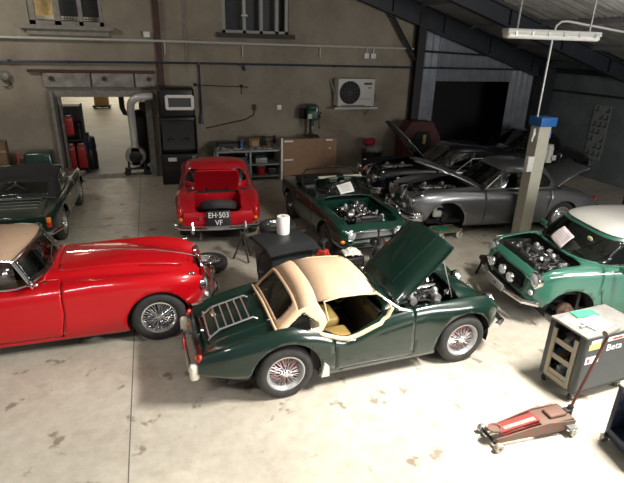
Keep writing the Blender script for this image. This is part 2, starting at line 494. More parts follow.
# corrugated gable cladding right of the column, with the dark opening
b = B(); CX0, CX1, OZ = 8.9, 11.75, 2.7
def corr(x0, x1, z0, z1):
    rows = []; n = int((x1 - x0) / .03)
    prof = []
    for i in range(n + 1):
        x = x0 + (x1 - x0) * i / n; q = (x / .24) % 1
        d = 0 if q < .45 else (.05 * min(1, (q - .45) / .1) if q < .9 else .05 * (1 - (q - .9) / .1))
        prof.append((x, YB + .05 - d))
    b.grid([[(x, y, z0) for x, y in prof], [(x, y, z1) for x, y in prof]], smooth=False)
corr(8.0, CX0, 0, 7.2); corr(CX0, CX1, OZ, 7.2); corr(CX1, 13.3, 0, 7.2)
struct(b.build('wall_gable', CLAD, fixn=False, solid=.01))
b = B(); b.box((10.3, YB + 2.2, 1.6), (4.6, .1, 3.4)); b.box((8.05, YB + 1.2, 1.6), (.1, 2.2, 3.4)); b.box((12.6, YB + 1.2, 1.6), (.1, 2.2, 3.4)); b.box((10.3, YB + 1.2, 3.3), (4.6, 2.2, .1)); b.box((10.3, YB + 1.2, -.05), (4.6, 2.3, .1))
struct(b.build('wall_lean_to', BLACKM))
b = B(); b.box((13.1, 6.3, 1.78), (.2, 17.2, 3.76)); struct(b.build('wall_right', DGREY))
b = B(); b.box((12.98, 6.3, 2.5), (.05, 17, .06)); b.box((12.96, 6.3, 3.12), (.09, 17, .16)); struct(b.build('trim_wall_rail', NAVY))
# left and rear walls of the hall (outside the frame); the rear one has the wide doorway the daylight comes through
b = B(); b.box((-8.1, 6.3, 4), (.2, 17.2, 8)); struct(b.build('wall_left', PLASTER))
# roof
def rz(x): return 7.35 - .302 * x
b = B(); rows = []
n = 200
for y in (-2.4, YB + .3): rows.append([(-8.2 + 21.6 * i / 120, y, rz(-8.2 + 21.6 * i / 120)) for i in range(121)])
ys = [-2.4 + (YB + 2.7) * k / 240 for k in range(241)]
b.grid([[(x, y, rz(x) + .03 * cos(2 * pi * y / .177)) for x in (-8.2, 13.4)] for y in ys])
struct(b.build('ceiling', ROOFM, solid=.03))
RA = []
def rafter(y, d=.62, name='ceiling_rafter', x0=-8.1, x1=13.0):
    b = B(); t = .10
    def pr(z0, z1, w):
        b.prism([(x0, y - w / 2, rz(x0) - z0), (x1, y - w / 2, rz(x1) - z0), (x1, y - w / 2, rz(x1) - z1), (x0, y - w / 2, rz(x0) - z1)], (0, w, 0))
    pr(.06, .10, .22); pr(.10, d - .03, .03); pr(d - .03, d, .22)
    for k in range(12):
        x = x0 + (x1 - x0) * k / 12 + 1; b.box((x, y, rz(x) - d / 2), (.02, .2, d * .8))
    o = struct(b.build(name, NAVY)); return o
rafter(14.45, .66, 'trim_rafter'); rafter(11.4, .5, 'trim_rafter')
b = B()
for x in (2.5, 4.3, 6.1, 7.9, 9.7, 11.5): b.box((x, 6.2, rz(x) - .07), (.06, 17.0, .10), rot=(0, radians(16.8), 0))
struct(b.build('trim_purlins', mat('grey_purlin_paint', (.22, .22, .23), .6)))
# steel column at the end of the old wall, its brace, corner column
b = B(); b.box((8.02, 14.5, 2.35), (.2, .03, 4.7)); b.box((8.02, 14.4, 2.35), (.26, .025, 4.7)); b.box((8.02, 14.6, 2.35), (.26, .025, 4.7)); b.tube([(7.9, 14.5, 3.35), (6.85, 14.5, 4.75)], .055, 6)
struct(b.build('trim_steel_column', mat('dark_column_paint', (.018, .016, .016), .6)))
b = B(); b.box((12.75, 14.2, 1.6), (.36, .36, 3.2)); struct(b.build('trim_corner_column', NAVY))
b = B(); b.box((.30, YB - .05, 4), (.15, .1, 8)); struct(b.build('trim_rusty_post', RUST))
b = B(); b.box((1.0, YB - .02, 5.2), (.03, .04, 4.6)); struct(b.build('trim_wall_duct', GPAINT))
# pipes along the wall
b = B(); b.tube([(-8, YB - .1, 3.63), (.3, YB - .1, 3.67), (8.0, YB - .1, 3.66)], .032, 10)
for x in (-5, -3, -1, .45, 2.6, 4.8, 7.0): b.box((x, YB - .06, 3.66), (.03, .12, .07))
for x in (.45, 2.55, 4.85): b.box((x, YB - .07, 3.48), (.025, .02, .3))
struct(b.build('trim_grey_pipe', mat('grey_pipe_paint', (.50, .50, .47), .5, .0)))
b = B(); BLUEP = mat('blue_pipe_paint', (.022, .032, .06), .4)
b.tube([(-8, YB - .09, 3.08), (-3.5, YB - .09, 3.1), (1, YB - .09, 3.13), (12.6, YB - .25, 3.1)], .028, 10)
b.tube([(1.33, YB - .09, 3.12), (1.33, YB - .09, 1.75)], .024, 8); b.box((1.33, YB - .1, 3.13), (.07, .07, .07)); b.box((1.33, YB - .12, 1.62), (.09, .09, .26), taper=(.5, .5))
for x in (-3.3, -1.95, .1, 2.5, 5.3, 7.3, 9.0): b.box((x, YB - .06, 3.11), (.07, .12, .07))
b.tube([(2.55, YB - .09, 3.1), (2.6, YB - .12, 2.95)], .03, 8)
struct(b.build('trim_blue_air_line', BLUEP))
b = B(); b.tube([(8.1, YB - .18, 3.6), (12.7, YB - .18, 3.45)], .035, 6); struct(b.build('trim_gable_rail', NAVY))
b = B(); b.tube([(1.2, YB - .03, 2.55), (2.7, YB - .03, 2.5)], .012, 6); b.box((1.2, YB - .04, 2.56), (.06, .06, .08)); b.box((2.5, YB - .04, 2.53), (.06, .06, .08)); b.tube([(2.5, YB - .03, 2.5), (2.5, YB - .03, 2.3)], .01, 6)
struct(b.build('trim_wall_cable', BLACKM))
b = B(); b.tube([(1.45, YB - .02, 1.35), (2.6, YB - .02, 1.58), (2.86, YB - .02, 1.72), (2.88, YB - .02, 1.98)], .018, 6); b.box((2.87, YB - .04, 1.93), (.1, .08, .16)); struct(b.build('trim_bench_cable', mat('brown_cable', (.05, .03, .02), .7)))
b = B(); b.box((3.62, YB - .03, 1.92), (.14, .06, .14), bev=.015); o = b.build('wall_socket', WHITE); tag(o, 'small white square socket box on the wall above the workbench', 'socket')
for k, x in enumerate((5.98 + 1.9, 6.2 + 1.9)): pass
for k, (x, l) in enumerate(((6.12, 'left of the two small white junction boxes by the steel column'), (6.34, 'right of the two small white junction boxes by the steel column'))):
    b = B(); b.box((x + .22, YB - .05, 3.42), (.16, .09, .15), bev=.012); b.tube([(x + .22, YB - .05, 3.49), (x + .22, YB - .08, 3.64)], .012, 6); tag(b.build('junction_box', WHITE), l, 'junction box', 'junction boxes under the grey pipe')
b = B(); b.box((.02, YB - .12, 3.82), (.16, .14, .14), bev=.012); tag(b.build('pipe_clamp_box', WHITE), 'small pale box on the grey pipe at the rusty post', 'junction box')

# door into the back room
b = B(); b.box((DX0 + .03, YB + .12, DZ / 2), (.07, .7, DZ)); b.box((DX0 + .14, YB + .28, DZ / 2), (.05, .2, DZ)); b.box((DX1 - .08, YB - .02, DZ / 2), (.16, .14, DZ)); b.box(((DX0 + DX1) / 2, YB - .04, DZ - .06), (2.5, .16, .16))
struct(b.build('door_1', mat('door_frame_grey', (.22, .21, .19), .6, noise=.3, nscale=6)))
b = B(); 
for x0, x1 in ((-2.62, -1.5), (-1.46, -.42), (-.38, .12)): b.box(((x0 + x1) / 2, YB - .03, 2.66), (x1 - x0, .12, .36), bev=.02)
struct(b.build('trim_door_lintel', CONC))
b = B(); b.box((-1.4, YB - .05, 2.88), (3.1, .1, .07)); struct(b.build('trim_lintel_beam', RUST))
b = B()
for x, z in ((-2.42, 2.7), (-1.15, 2.7), (-.02, 2.7)): b.cyl((x, YB - .09, z), (x, YB - .14, z), .06, 12)
struct(b.build('trim_lintel_bolts', RUST))
b = B(); b.box(((DX0 + DX1) / 2, YB + .2, .002), (2.4, .5, .02)); struct(b.build('trim_threshold', CONC))
# the bright back room
b = B(); b.box((-2.5, YB + 13.95, -.1), (13, 27, .2)); struct(b.build('floor_back_room', mat('back_room_floor', (.33, .325, .305), .5, noise=.15, nscale=.9)))
b = B(); b.box((-2.5, YB + 27.3, 2), (13, .2, 4.4)); b.box((-8.9, YB + 13.9, 2), (.2, 26.8, 4.4)); b.box((3.9, YB + 13.9, 2), (.2, 26.8, 4.4)); struct(b.build('wall_back_room', WBACK))
b = B(); b.box((-2.5, YB + 13.9, 4.15), (13, 27, .1)); struct(b.build('ceiling_back_room', WBACK))

# windows in the back wall
GRID = mat('dark_window_mesh', (.035, .037, .04), .6)
def bars(b, x0, x1, z0, z1, y, st=.06, r=.006):
    n = int((x1 - x0) / st)
    for i in range(1, n): b.box((x0 + (x1 - x0) * i / n, y, (z0 + z1) / 2), (r * 2, r * 2, z1 - z0))
    n = int((z1 - z0) / st)
    for i in range(1, n): b.box(((x0 + x1) / 2, y, z0 + (z1 - z0) * i / n), (x1 - x0, r * 2, r * 2))
x0, x1, z0, z1 = W1
b = B(); y = YB + .1
for x in (x0 + .06, x0 + .64, x0 + 1.18, x1 - .05): b.box((x, y, (z0 + z1) / 2), (.15 if x < x0 + 1 else .1, .12, z1 - z0))
b.box(((x0 + x1) / 2, y, z0 + .05), (x1 - x0, .12, .1)); b.box(((x0 + x1) / 2, y, z1 - .04), (x1 - x0, .12, .1))
struct(b.build('window_1', GPAINT))
b = B(); b.box(((x0 + x1) / 2, YB - .06, z0 - .05), (2.2, .22, .09)); b.box(((x0 + x1) / 2, YB - .02, z0 - .16), (1.9, .1, .14)); struct(b.build('trim_window_sill', GPAINT))
b = B(); bars(b, x0 + .72, x0 + 1.13, z0 + .1, z1, y + .02); bars(b, x0 + 1.23, x1 - .1, z0 + .1, z1, y + .02); b.box(((x0 + x1) / 2 + .3, YB + .43, (z0 + z1) / 2), (1.2, .03, 1.43)); struct(b.build('window_1_mesh', GRID))
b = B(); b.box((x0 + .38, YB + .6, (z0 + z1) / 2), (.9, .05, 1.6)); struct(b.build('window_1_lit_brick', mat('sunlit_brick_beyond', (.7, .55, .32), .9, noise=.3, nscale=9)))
x0, x1, z0, z1 = W2
b = B()
for x in (x0 + .05, x0 + .62, x0 + 1.1, x0 + 1.55, x1 - .05): b.box((x, y, (z0 + z1) / 2), (.09, .12, z1 - z0))
b.box(((x0 + x1) / 2, y, z0 + .04), (x1 - x0, .12, .08)); b.box(((x0 + x1) / 2, y, z1 - .04), (x1 - x0, .12, .1))
struct(b.build('window_2', mat('pale_shutter_paint', (.36, .36, .32), .6)))
b = B(); b.box(((x0 + x1) / 2, YB - .05, z0 - .06), (2.2, .2, .12)); struct(b.build('trim_window_sill', mat('dark_sill', (.05, .045, .04), .8)))
b = B(); bars(b, x0 + .1, x0 + .58, z0 + .08, z1, y + .01, .05); b.box(((x0 + x1) / 2, YB + .4, (z0 + z1) / 2), (x1 - x0, .03, 1.43)); struct(b.build('window_2_mesh', mat('grey_mosquito_mesh', (.08, .085, .09), .7)))
b = B(); b.tube([(2.62, YB - .1, 4.9), (2.62, YB - .1, 4.42)], .01, 6); b.lathe([(.001, 4.42), (.09, 4.40), (.1, 4.36), (.03, 4.34), (.001, 4.34)], 16, Matrix.Translation((2.62, YB - .1, 0)), 'z'); tag(b.build('hanging_hook', WHITE), 'small white pull handle hanging in front of the shuttered window', 'handle')

# ------------------------------------------------------------------ dark green roadster with the tan top (centre)
GREEN = mat('racing_green_paint', (.004, .0165, .0115), .3, coat=1.0, spec=.25)
TAN = mat('tan_hood_fabric', (.62, .42, .27), .85, noise=.08, nscale=30)
CREAM = mat('cream_vinyl', (.72, .56, .34), .6)
SEATM = mat('tan_seat_leather', (.58, .37, .12), .5, noise=.1, nscale=12)
r = thing('roadster', 'dark green roadster with tan soft top and its bonnet propped open, middle of the floor', 'car', (2.26, 4.985, 0), 2)
rails = [
 [(-1.98,.50,.37),(-1.6,.60,.31),(-1.1,.645,.24),(-.7,.645,.21),(.8,.645,.21),(1.2,.64,.24),(1.55,.56,.30),(1.68,.40,.34)],
 [(-2.06,.56,.46),(-1.7,.665,.44),(-1.1,.705,.45),(-.6,.68,.42),(0,.67,.42),(.6,.67,.42),(1.14,.70,.46),(1.5,.655,.48),(1.66,.57,.50),(1.74,.44,.52)],
 [(-2.05,.55,.57),(-1.7,.655,.62),(-1.1,.695,.72),(-.7,.68,.62),(-.4,.668,.55),(.1,.665,.66),(.6,.665,.74),(1.14,.69,.77),(1.5,.645,.72),(1.68,.56,.64),(1.74,.45,.60)],
 [(-1.99,.50,.66),(-1.7,.58,.755),(-1.1,.585,.865),(-.75,.61,.77),(-.42,.63,.62),(.05,.61,.80),(.4,.60,.855),(.8,.59,.875),(1.14,.57,.88),(1.45,.54,.85),(1.64,.50,.74),(1.73,.44,.62)],
 [(-2.0,.43,.63),(-1.7,.47,.71),(-1.1,.475,.80),(-.75,.5,.79),(-.42,.56,.64),(.05,.535,.83),(.4,.525,.85),(.8,.505,.84),(1.14,.47,.82),(1.45,.41,.75),(1.66,.37,.62)],
 [(-2.03,.30,.58),(-1.8,.32,.69),(-1.5,.33,.775),(-1.1,.34,.84),(-.75,.36,.84),(-.42,.44,.76),(.05,.42,.90),(.4,.41,.925),(.8,.385,.905),(1.14,.35,.865),(1.45,.28,.79),(1.64,.26,.62)],
 [(-2.05,0,.57),(-1.9,0,.655),(-1.7,0,.735),(-1.45,0,.80),(-1.1,0,.865),(-.75,0,.87),(-.42,0,.83),(.05,0,.94),(.4,0,.965),(.8,0,.95),(1.14,0,.91),(1.45,0,.82),(1.64,0,.62)]]
bm = loft(rails, 84, 5)
arches(bm, (-1.14, 1.14), .325, .40)
ck = rbox(-.41, 0, .48, .575, .14)
cut(bm, lambda c: ck(c.x, c.y), lambda c: c.z > .5); drop(bm, lambda c: c.z > .5 and ck(c.x, c.y) < 0)
dr = sdp([(-.56, .26), (.44, .26), (.40, 1.2), (-.62, 1.2)], 0)
for s in (1, -1):
    p = panel(bm, lambda c: dr(c.x, c.z), lambda c, s=s: c.y * s > .52)
    d = link('door', p, GREEN, r, solid=.012)
    b = B(); b.box((-.40, s * .683, .64), (.11, .012, .02), bev=.005); b.cyl((-.36, s * .67, .64), (-.36, s * .69, .64), .016, 10); b.build('door_handle', CHROME, d)
bn = sdp([(.20, -.53), (1.08, -.53), (1.13, -.49), (1.15, 0), (1.13, .49), (1.08, .53), (.20, .53)], 0)
bp = panel(bm, lambda c: bn(c.x, c.y), lambda c: c.z > .55 and abs(c.y) < .6, .003)
bmesh.ops.transform(bp, matrix=Matrix.Translation((.20, 0, .955)) @ Matrix.Rotation(radians(-46), 4, 'Y') @ Matrix.Translation((-.20, 0, -.955)), verts=list(bp.verts))
bon = link('bonnet', bp, GREEN, r, solid=.014)
Mb = Matrix.Translation((.20, 0, .955)) @ Matrix.Rotation(radians(-46), 4, 'Y') @ Matrix.Translation((-.20, 0, -.955))
b = B(); b.prism([Mb @ Vector(q) for q in ((.34, -.27, .958), (1.10, -.24, .903), (1.10, .24, .903), (.34, .27, .958))], (Mb.to_3x3() @ Vector((0, 0, .018)))); b.build('raised_panel', GREEN, bon)
b = B(); b.tube([(1.05, -.44, .83), (.82, -.46, 1.42)], .007, 6); b.build('bonnet_stay', STEEL, r)
bo = sdp([(-1.90, -.30), (-1.90, .30), (-1.2, .36), (-1.2, -.36)], .02)
p = panel(bm, lambda c: bo(c.x, c.y), lambda c: c.z > .6 and abs(c.y) < .5, .0035)
lid = link('boot_lid', p, GREEN, r, solid=.012)
link('body', bm, GREEN, r, solid=.016)
wells(r, (-1.14, 1.14), .325, .405, .36, .62)
for x in (-1.14, 1.14):
    for s in (-1, 1): wheel(r, x, s * .585, s, .325, .155, .208, 'wire', drum=REDP, steer=0, rimm=mat('silver_painted_wire', (.42, .42, .42), .35, .5))
b = B(); b.box((-.1, 0, .24), (3.3, 1.0, .06)); b.box((-1.5, 0, .4), (.7, .95, .3)); b.box((.05, 0, .45), (.06, 1.1, .5)); b.box((.19, 0, .65), (.03, 1.0, .44)); b.box((-.92, 0, .5), (.06, 1.1, .5)); b.build('chassis', BLACKM, r)
b = B(); b.box((.84, .45, .62), (1.1, .02, .32)); b.box((.84, -.45, .62), (1.0, .02, .32)); b.box((1.38, 0, .6), (.02, .8, .3)); b.build('inner_wing', GREEN, r)
engine(r, .24, 1.32, .42, .34, .86, CHROME, 3)
for s in (-1, 1): seat(r, -.45, s * .28, .32, SEATM, .44)
b = B(); b.box((.03, 0, .74), (.06, 1.02, .2), bev=.02)
for y in (-.1, .1): b.cyl((0, y, .76), (-.012, y, .76), .05, 18)
b.build('dashboard', BLACK, r)
b = B(); b.prism([(-.85, .60, .3), (.1, .60, .3), (.1, .60, .60), (-.85, .60, .6)], (0, .015, 0)); b.prism([(-.85, -.60, .3), (.1, -.60, .3), (.1, -.60, .60), (-.85, -.60, .6)], (0, -.015, 0)); b.box((-.38, 0, .285), (.94, 1.18, .02)); b.build('interior_trim', BLACKM, r)
steering_wheel(r, (-.14, .28, .80), 20, .2)
# cream padded trim along the cut-down doors
for s in (-1, 1):
    fx = mono([-.86, -.62, -.42, -.1, .08, .13], [.79, .69, .625, .72, .81, .92]); 
    b = B(); b.tube([(x, s * (.60 + .03 * (x < 0) * (x > -.75)), fx(x) + .005) for x in [-.86 + .99 * i / 20 for i in range(21)]], .026, 8); b.build('door_top_trim', CREAM, r)
# windscreen
b = B(); W = [(.26, -.60, .865), (-.06, -.53, 1.12), (-.085, -.3, 1.165), (-.09, 0, 1.18), (-.085, .3, 1.165), (-.06, .53, 1.12), (.26, .60, .865)]
b.tube(W, .013, 8); b.tube([(.26, -.5, .9), (.20, 0, .955), (.26, .5, .9)], .012, 6)
for s in (-1, 1): b.tube([(.36, s * .615, .85), (.22, s * .60, .90), (.03, s * .56, 1.04)], .016, 8); b.box((.31, s * .605, .86), (.2, .025, .03), rot=(0, .25, 0), bev=.01)
ws = b.build('windscreen_frame', CHROME, r)
glass_strip([[(.15, -.5, .9), (.16, 0, .95), (.15, .5, .9)], [(-.06, -.52, 1.12), (-.09, 0, 1.18), (-.06, .52, 1.12)]], 'windscreen', ws)
b = B(); b.tube([(.17, -.2, .95), (.16, -.22, .99), (.0, -.36, 1.1)], .006, 5); b.build('wiper', CHROME, ws)
b = B(); b.tube([(.17, .2, .95), (.16, .18, .99), (.0, .04, 1.12)], .006, 5); b.build('wiper', CHROME, ws)
# soft top
ST = [(-.07, 1.19, 1.09, .535), (-.25, 1.215, 1.11, .535), (-.5, 1.23, 1.12, .54), (-.77, 1.225, 1.11, .545)]
def srow(x, zc, ze, ye): return [(x, ye * q, ze + (zc - ze) * (1 - abs(q) ** 3.6)) for q in (-1, -.97, -.9, -.78, -.5, -.2, 0, .2, .5, .78, .9, .97, 1)]
b = B(); b.grid([srow(*q) for q in ST]); b.grid([srow(*ST[-1]), srow(-.98, 1.135, 1.04, .55)])
top = b.build('soft_top', TAN, r, solid=.012, sharp=20)
rw = [(-.98, 1.135, 1.04, .55), (-1.21, .885, .825, .575)]
A0, A1 = srow(*rw[0]), srow(*rw[1])
def lp(p, q, t): return tuple(p[i] + (q[i] - p[i]) * t for i in range(3))
b = B(); g = B(); g.mi = 0
N = 24
def edge_at(row, u): 
    ys = [p[1] for p in row]; f = mono(ys, [p[2] for p in row]); y = ys[0] + (ys[-1] - ys[0]) * u; return (row[0][0], y, f(y))
rows = [[lp(edge_at(A0, k / N), edge_at(A1, k / N), t / 12) for k in range(N + 1)] for t in range(13)]
b.grid(rows)
wb = b.bm; wf = lambda c: rbox(-1.098, 0, .093, .44, .04)(c.x, c.y)
cut(wb, wf); gl = take(wb, lambda c: wf(c) < 0)
link('rear_panel', wb, TAN, top, solid=.012)
link('rear_window', gl, DGLASS, top, solid=.004)
b = B(); b.tube([(-1.07 + .105 * c, .41 * s_, 0) for c, s_ in ((1, -1), (1, 1), (-1, 1), (-1, -1))], .001, 4, True); b.bm.free()
for s in (-1, 1):
    q = [(-.77, s * .545, 1.11), (-.98, s * .55, 1.04), (-1.21, s * .575, .825), (-1.14, s * .625, .775), (-.86, s * .625, .765), (-.72, s * .60, .74), (-.64, s * .575, .87)]
    b = B(); ctr = (-.86, s * .585, .92)
    # side quarter as a fan subdivided so the window can be cut out
    for k in range(len(q)):
        p0, p1 = q[k], q[(k + 1) % len(q)]
        rows = [[lp(ctr, lp(p0, p1, u / 6), t / 6) for u in range(7)] for t in range(7)]
        b.grid(rows)
    bmesh.ops.remove_doubles(b.bm, verts=list(b.bm.verts), dist=1e-4); bmesh.ops.recalc_face_normals(b.bm, faces=list(b.bm.faces))
    tf = sdp([(-.93, .995), (-1.13, .825), (-.76, .825), (-.77, .87)], .012); wf = lambda c: tf(c.x, c.z)
    cut(b.bm, wf); gl = take(b.bm, lambda c: wf(c) < 0)
    o = link('quarter_panel', b.bm, CREAM, top, solid=.01); link('quarter_window', gl, DGLASS, o, solid=.004)
    b = B(); b.tube([(-.64, s * .577, .87), (-.69, s * .552, 1.10), (-.5, s * .548, 1.128), (-.25, s * .543, 1.12), (-.05, s * .543, 1.10), (.09, s * .575, 1.0), (.13, s * .59, .90)], .011, 6); b.build('roof_piping', CREAM, top)
b = B(); b.tube([(-1.14, -.625, .785), (-1.23, -.57, .835), (-1.235, -.3, .865), (-1.235, 0, .885), (-1.235, .3, .865), (-1.23, .57, .835), (-1.14, .625, .785)], .016, 8); b.build('hem', TAN, top)
# luggage rack on the boot
b = B()
for s in (-1, 1): b.tube([(-1.36, s * .26, .84), (-1.41, s * .26, .868), (-1.78, s * .26, .775), (-1.88, s * .26, .70), (-1.91, s * .26, .66)], .011, 8)
for k in range(5):
    x = -1.45 - .085 * k; z = .862 - .26 * (k * .085); b.tube([(x, -.26, z), (x, .26, z)], .009, 6)
b.tube([(-1.87, -.26, .705), (-1.9, -.27, .72), (-1.9, .27, .72), (-1.87, .26, .705)], .009, 6)
for k in range(4):
    y = -.16 + .107 * k; 
b.build('luggage_rack', mat('polished_tube', (.8, .8, .8), .32, .9), r)
b = B(); b.lathe([(.05, 0), (.052, .03), (.03, .045), (.001, .045)], 20, Matrix.Translation((-1.1, .1, .86)), 'z'); b.build('fuel_cap', CHROME, r)
for s, x in ((-1, -1.2), (1, -1.2)):
    b = B(); b.box((x + .01, s * .33, .855), (.17, .02, .018), rot=(0, -.25, .2 * s), bev=.007); b.ball((x + .08, s * .33, .87), .016); b.build('boot_hinge', CHROME, r)
b = B(); b.box((-1.98, 0, .52), (.05, .3, .06), bev=.015); b.cyl((-1.93, 0, .62), (-1.97, 0, .64), .025, 12); b.build('number_plate_lamp', CHROME, r)
b = B()
for s in (-1, 1): b.tube([(-1.93, s * .3, .4), (-2.12, s * .3, .4)], .015, 6)
b.tube([(-2.13, -.42, .42), (-2.14, 0, .42), (-2.13, .42, .42)], .024, 8); b.build('rear_bumper', CHROME, r)
for s in (-1, 1):
    b = B(); b.box((-2.1, s * .5, .455), (.10, .085, .2), bev=.035); b.build('overrider', mat('cream_white', (.72, .68, .58), .35), r)
    b = B(); b.ball((-2.035, s * .50, .60), .045, sc=(.8, .9, 1.25)); b.build('tail_lamp', REDL, r)
    b = B(); b.ball((-2.05, s * .36, .53), .032); b.build('indicator_lamp', ORANGEL, r)
    headlamp(r, (1.69, s * .36, .66), (1, 0, .05), .085)
b = B(); rows = [[(1.68 + .01, -.42 + .84 * i / 20, .44 + .16 * k)for i in range(21)] for k in (0, 1)]; b.grid(rows)
for i in range(17): b.box((1.70, -.4 + .05 * i, .52), (.012, .008, .15))
b.build('grille', CHROME, r)
b = B(); b.tube([(1.62, -.66, .45), (1.79, -.55, .44), (1.84, -.25, .44), (1.85, 0, .44), (1.84, .25, .44), (1.79, .55, .44), (1.62, .66, .45)], .035, 8); b.tube([(1.6, -.3, .42), (1.83, -.3, .43)], .015, 6); b.tube([(1.6, .3, .42), (1.83, .3, .43)], .015, 6); b.build('front_bumper', CHROME, r)
b = B()
for s in (-1, 1):
    b = B(); b.tube([(1.84, s * .3, .36), (1.87, s * .3, .46), (1.86, s * .3, .55)], .022, 6); b.build('front_overrider', CHROME, r)
b = B(); b.tube([(-.5, -.69, .27), (-.75, -.70, .28), (-.84, -.71, .33)], .03, 6); b.prism([(-.74, -.665, .22), (-.66, -.665, .22), (-.70, -.67, .36), (-.74, -.67, .42)], (0, -.02, 0)); b.bm.free()
b = B(); b.prism([(-.735, -.655, .21), (-.64, -.655, .21), (-.66, -.69, .36), (-.715, -.69, .42)], (0, -.03, 0)); b.build('stone_guard', WHITE, r)

# ------------------------------------------------------------------ red drophead (left)
RED = mat('bright_red_paint', (.47, .003, .008), .3, coat=.7, spec=.2)
TAN2 = mat('beige_hood_fabric', (.40, .27, .18), .9, noise=.08, nscale=30)
r = thing('drophead_coupe', 'bright red drophead car with beige soft top and long bonnet, nose beside the green roadster', 'car', (-1.445, 6.56, 0), 0)
rails = [
 [(-2.3,.5,.35),(-1.6,.68,.28),(-1.0,.72,.2),(.8,.72,.2),(1.3,.70,.25),(1.7,.58,.32),(1.84,.42,.36)],
 [(-2.42,.5,.5),(-1.8,.72,.48),(-1.2,.80,.48),(-.4,.79,.45),(.4,.78,.45),(1.0,.79,.46),(1.5,.75,.5),(1.80,.62,.54),(1.93,.50,.56)],
 [(-2.42,.48,.58),(-1.8,.7,.72),(-1.2,.79,.80),(-.4,.775,.77),(.4,.77,.79),(1.0,.78,.82),(1.5,.745,.79),(1.82,.64,.72),(1.94,.54,.67)],
 [(-2.35,.42,.64),(-1.8,.58,.82),(-1.2,.66,.93),(-.4,.70,.89),(.2,.69,.915),(.8,.68,.945),(1.3,.66,.95),(1.65,.62,.905),(1.84,.58,.83),(1.92,.56,.77)],
 [(-2.36,.32,.62),(-1.8,.45,.82),(-1.2,.52,.93),(-.4,.58,.92),(.2,.56,.95),(.8,.52,.915),(1.3,.48,.86),(1.6,.44,.79),(1.86,.42,.68)],
 [(-2.38,.2,.62),(-1.8,.32,.85),(-1.2,.4,.96),(-.4,.45,.96),(.2,.43,1.02),(.8,.37,1.01),(1.3,.29,.95),(1.6,.23,.885),(1.80,.19,.80),(1.88,.17,.72)],
 [(-2.4,0,.60),(-1.8,0,.87),(-1.2,0,.98),(-.4,0,.98),(.2,0,1.06),(.8,0,1.055),(1.3,0,.995),(1.6,0,.935),(1.82,0,.84),(1.92,0,.74)]]
bm = loft(rails, 84, 5)
arches(bm, (1.295,), .34, .39); arches(bm, (-1.295,), .31, .40)
ck = rbox(-.62, 0, .62, .60, .2)
cut(bm, lambda c: ck(c.x, c.y), lambda c: c.z > .7); drop(bm, lambda c: c.z > .7 and ck(c.x, c.y) < 0)
dr = sdp([(-.95, .25), (.15, .25), (.22, .6), (.20, 1.2), (-1.0, 1.2)], 0)
for s in (1, -1):
    p = panel(bm, lambda c: dr(c.x, c.z), lambda c, s=s: c.y * s > .57)
    d = link('door', p, RED, r, solid=.012)
    b = B(); b.tube([(-.78, s * .785, .74), (-.74, s * .815, .745), (-.62, s * .815, .745), (-.58, s * .785, .74)], .009, 6); b.build('door_handle', CHROME, d)
bn = sdp([(.16, -.44), (.8, -.405), (1.3, -.335), (1.6, -.27), (1.72, -.18), (1.74, 0), (1.72, .18), (1.6, .27), (1.3, .335), (.8, .405), (.16, .44)], 0)
p = panel(bm, lambda c: bn(c.x, c.y), lambda c: c.z > .7 and abs(c.y) < .5, .003)
bon = link('bonnet', p, RED, r, solid=.012)
# grille opening in the nose
gf = lambda c: ((c.y / .165) ** 2 + ((c.z - .66) / .19) ** 2 - 1) * .16
sel = lambda c: c.x > 1.7 and abs(c.y) < .3
cut(bm, gf, sel); drop(bm, lambda c: sel(c) and gf(c) < 0)
gf = lambda c: ((c.y / .165) ** 2 + ((c.z - .66) / .19) ** 2 - 1) * .16
link('body', bm, RED, r, solid=.016)
def onz(a): return (1.935 - .28 * max(0, .19 * sin(a)) , .17 * cos(a), .66 + .195 * sin(a))
b = B(); b.tube([onz(2 * pi * k / 28) for k in range(28)], .016, 8, closed=True)
for k in range(-7, 8):
    y = k * .022; h = .19 * sqrt(1 - (y / .17) ** 2); b.tube([(1.90, y, .66 - h), (1.92, y, .66), (1.885, y, .66 + h)], .006, 5)
b.build('grille', CHROME, r)
b = B(); b.box((1.82, 0, .66), (.02, .32, .36)); b.build('radiator_core', BLACKM, r)
b = B(); b.tube([(1.86, 0, .85), (1.7, 0, .91), (1.3, 0, 1.005), (.8, 0, 1.065), (.22, 0, 1.075)], .009, 6); b.ball((1.87, 0, .86), .02, sc=(1.6, .8, 1)); b.build('bonnet_strip', CHROME, bon)
for s in (-1, 1):
    headlamp(r, (1.90, s * .55, .70), (1, s * .03, .05), .088)
    b = B(); b.ball((1.74, s * .63, .885), .028, sc=(1.8, .8, .8)); b.build('side_lamp', CHROME, r)
    b = B(); b.ball((1.92, s * .50, .50), .04); b.build('indicator_lamp', LENS, r)
    b = B(); b.tube([(-1.9, s * .6, .8), (-2.3, s * .5, .66)], .03, 8); b.build('tail_lamp', REDL, r)
b = B()
b.tube([(1.70, -.74, .46), (1.93, -.66, .45), (2.03, -.4, .45), (2.06, 0, .45), (2.03, .4, .45), (1.93, .66, .45), (1.70, .74, .46)], .045, 10)
b.build('front_bumper', CHROME, r)
for s in (-1, 1):
    b = B(); b.tube([(2.04, s * .27, .36), (2.10, s * .27, .45), (2.08, s * .27, .56)], .032, 8, rs=[.03, .038, .022]); b.build('overrider', CHROME, r)
b = B(); b.tube([(-2.2, -.72, .46), (-2.46, -.6, .45), (-2.53, 0, .45), (-2.46, .6, .45), (-2.2, .72, .46)], .045, 8); b.build('rear_bumper', CHROME, r)
wells(r, (-1.295, 1.295), .34, .42, .42, .70)
for x in (-1.295, 1.295):
    for s in (-1, 1): wheel(r, x, s * .655, s, .345, .165, .212, 'wire')
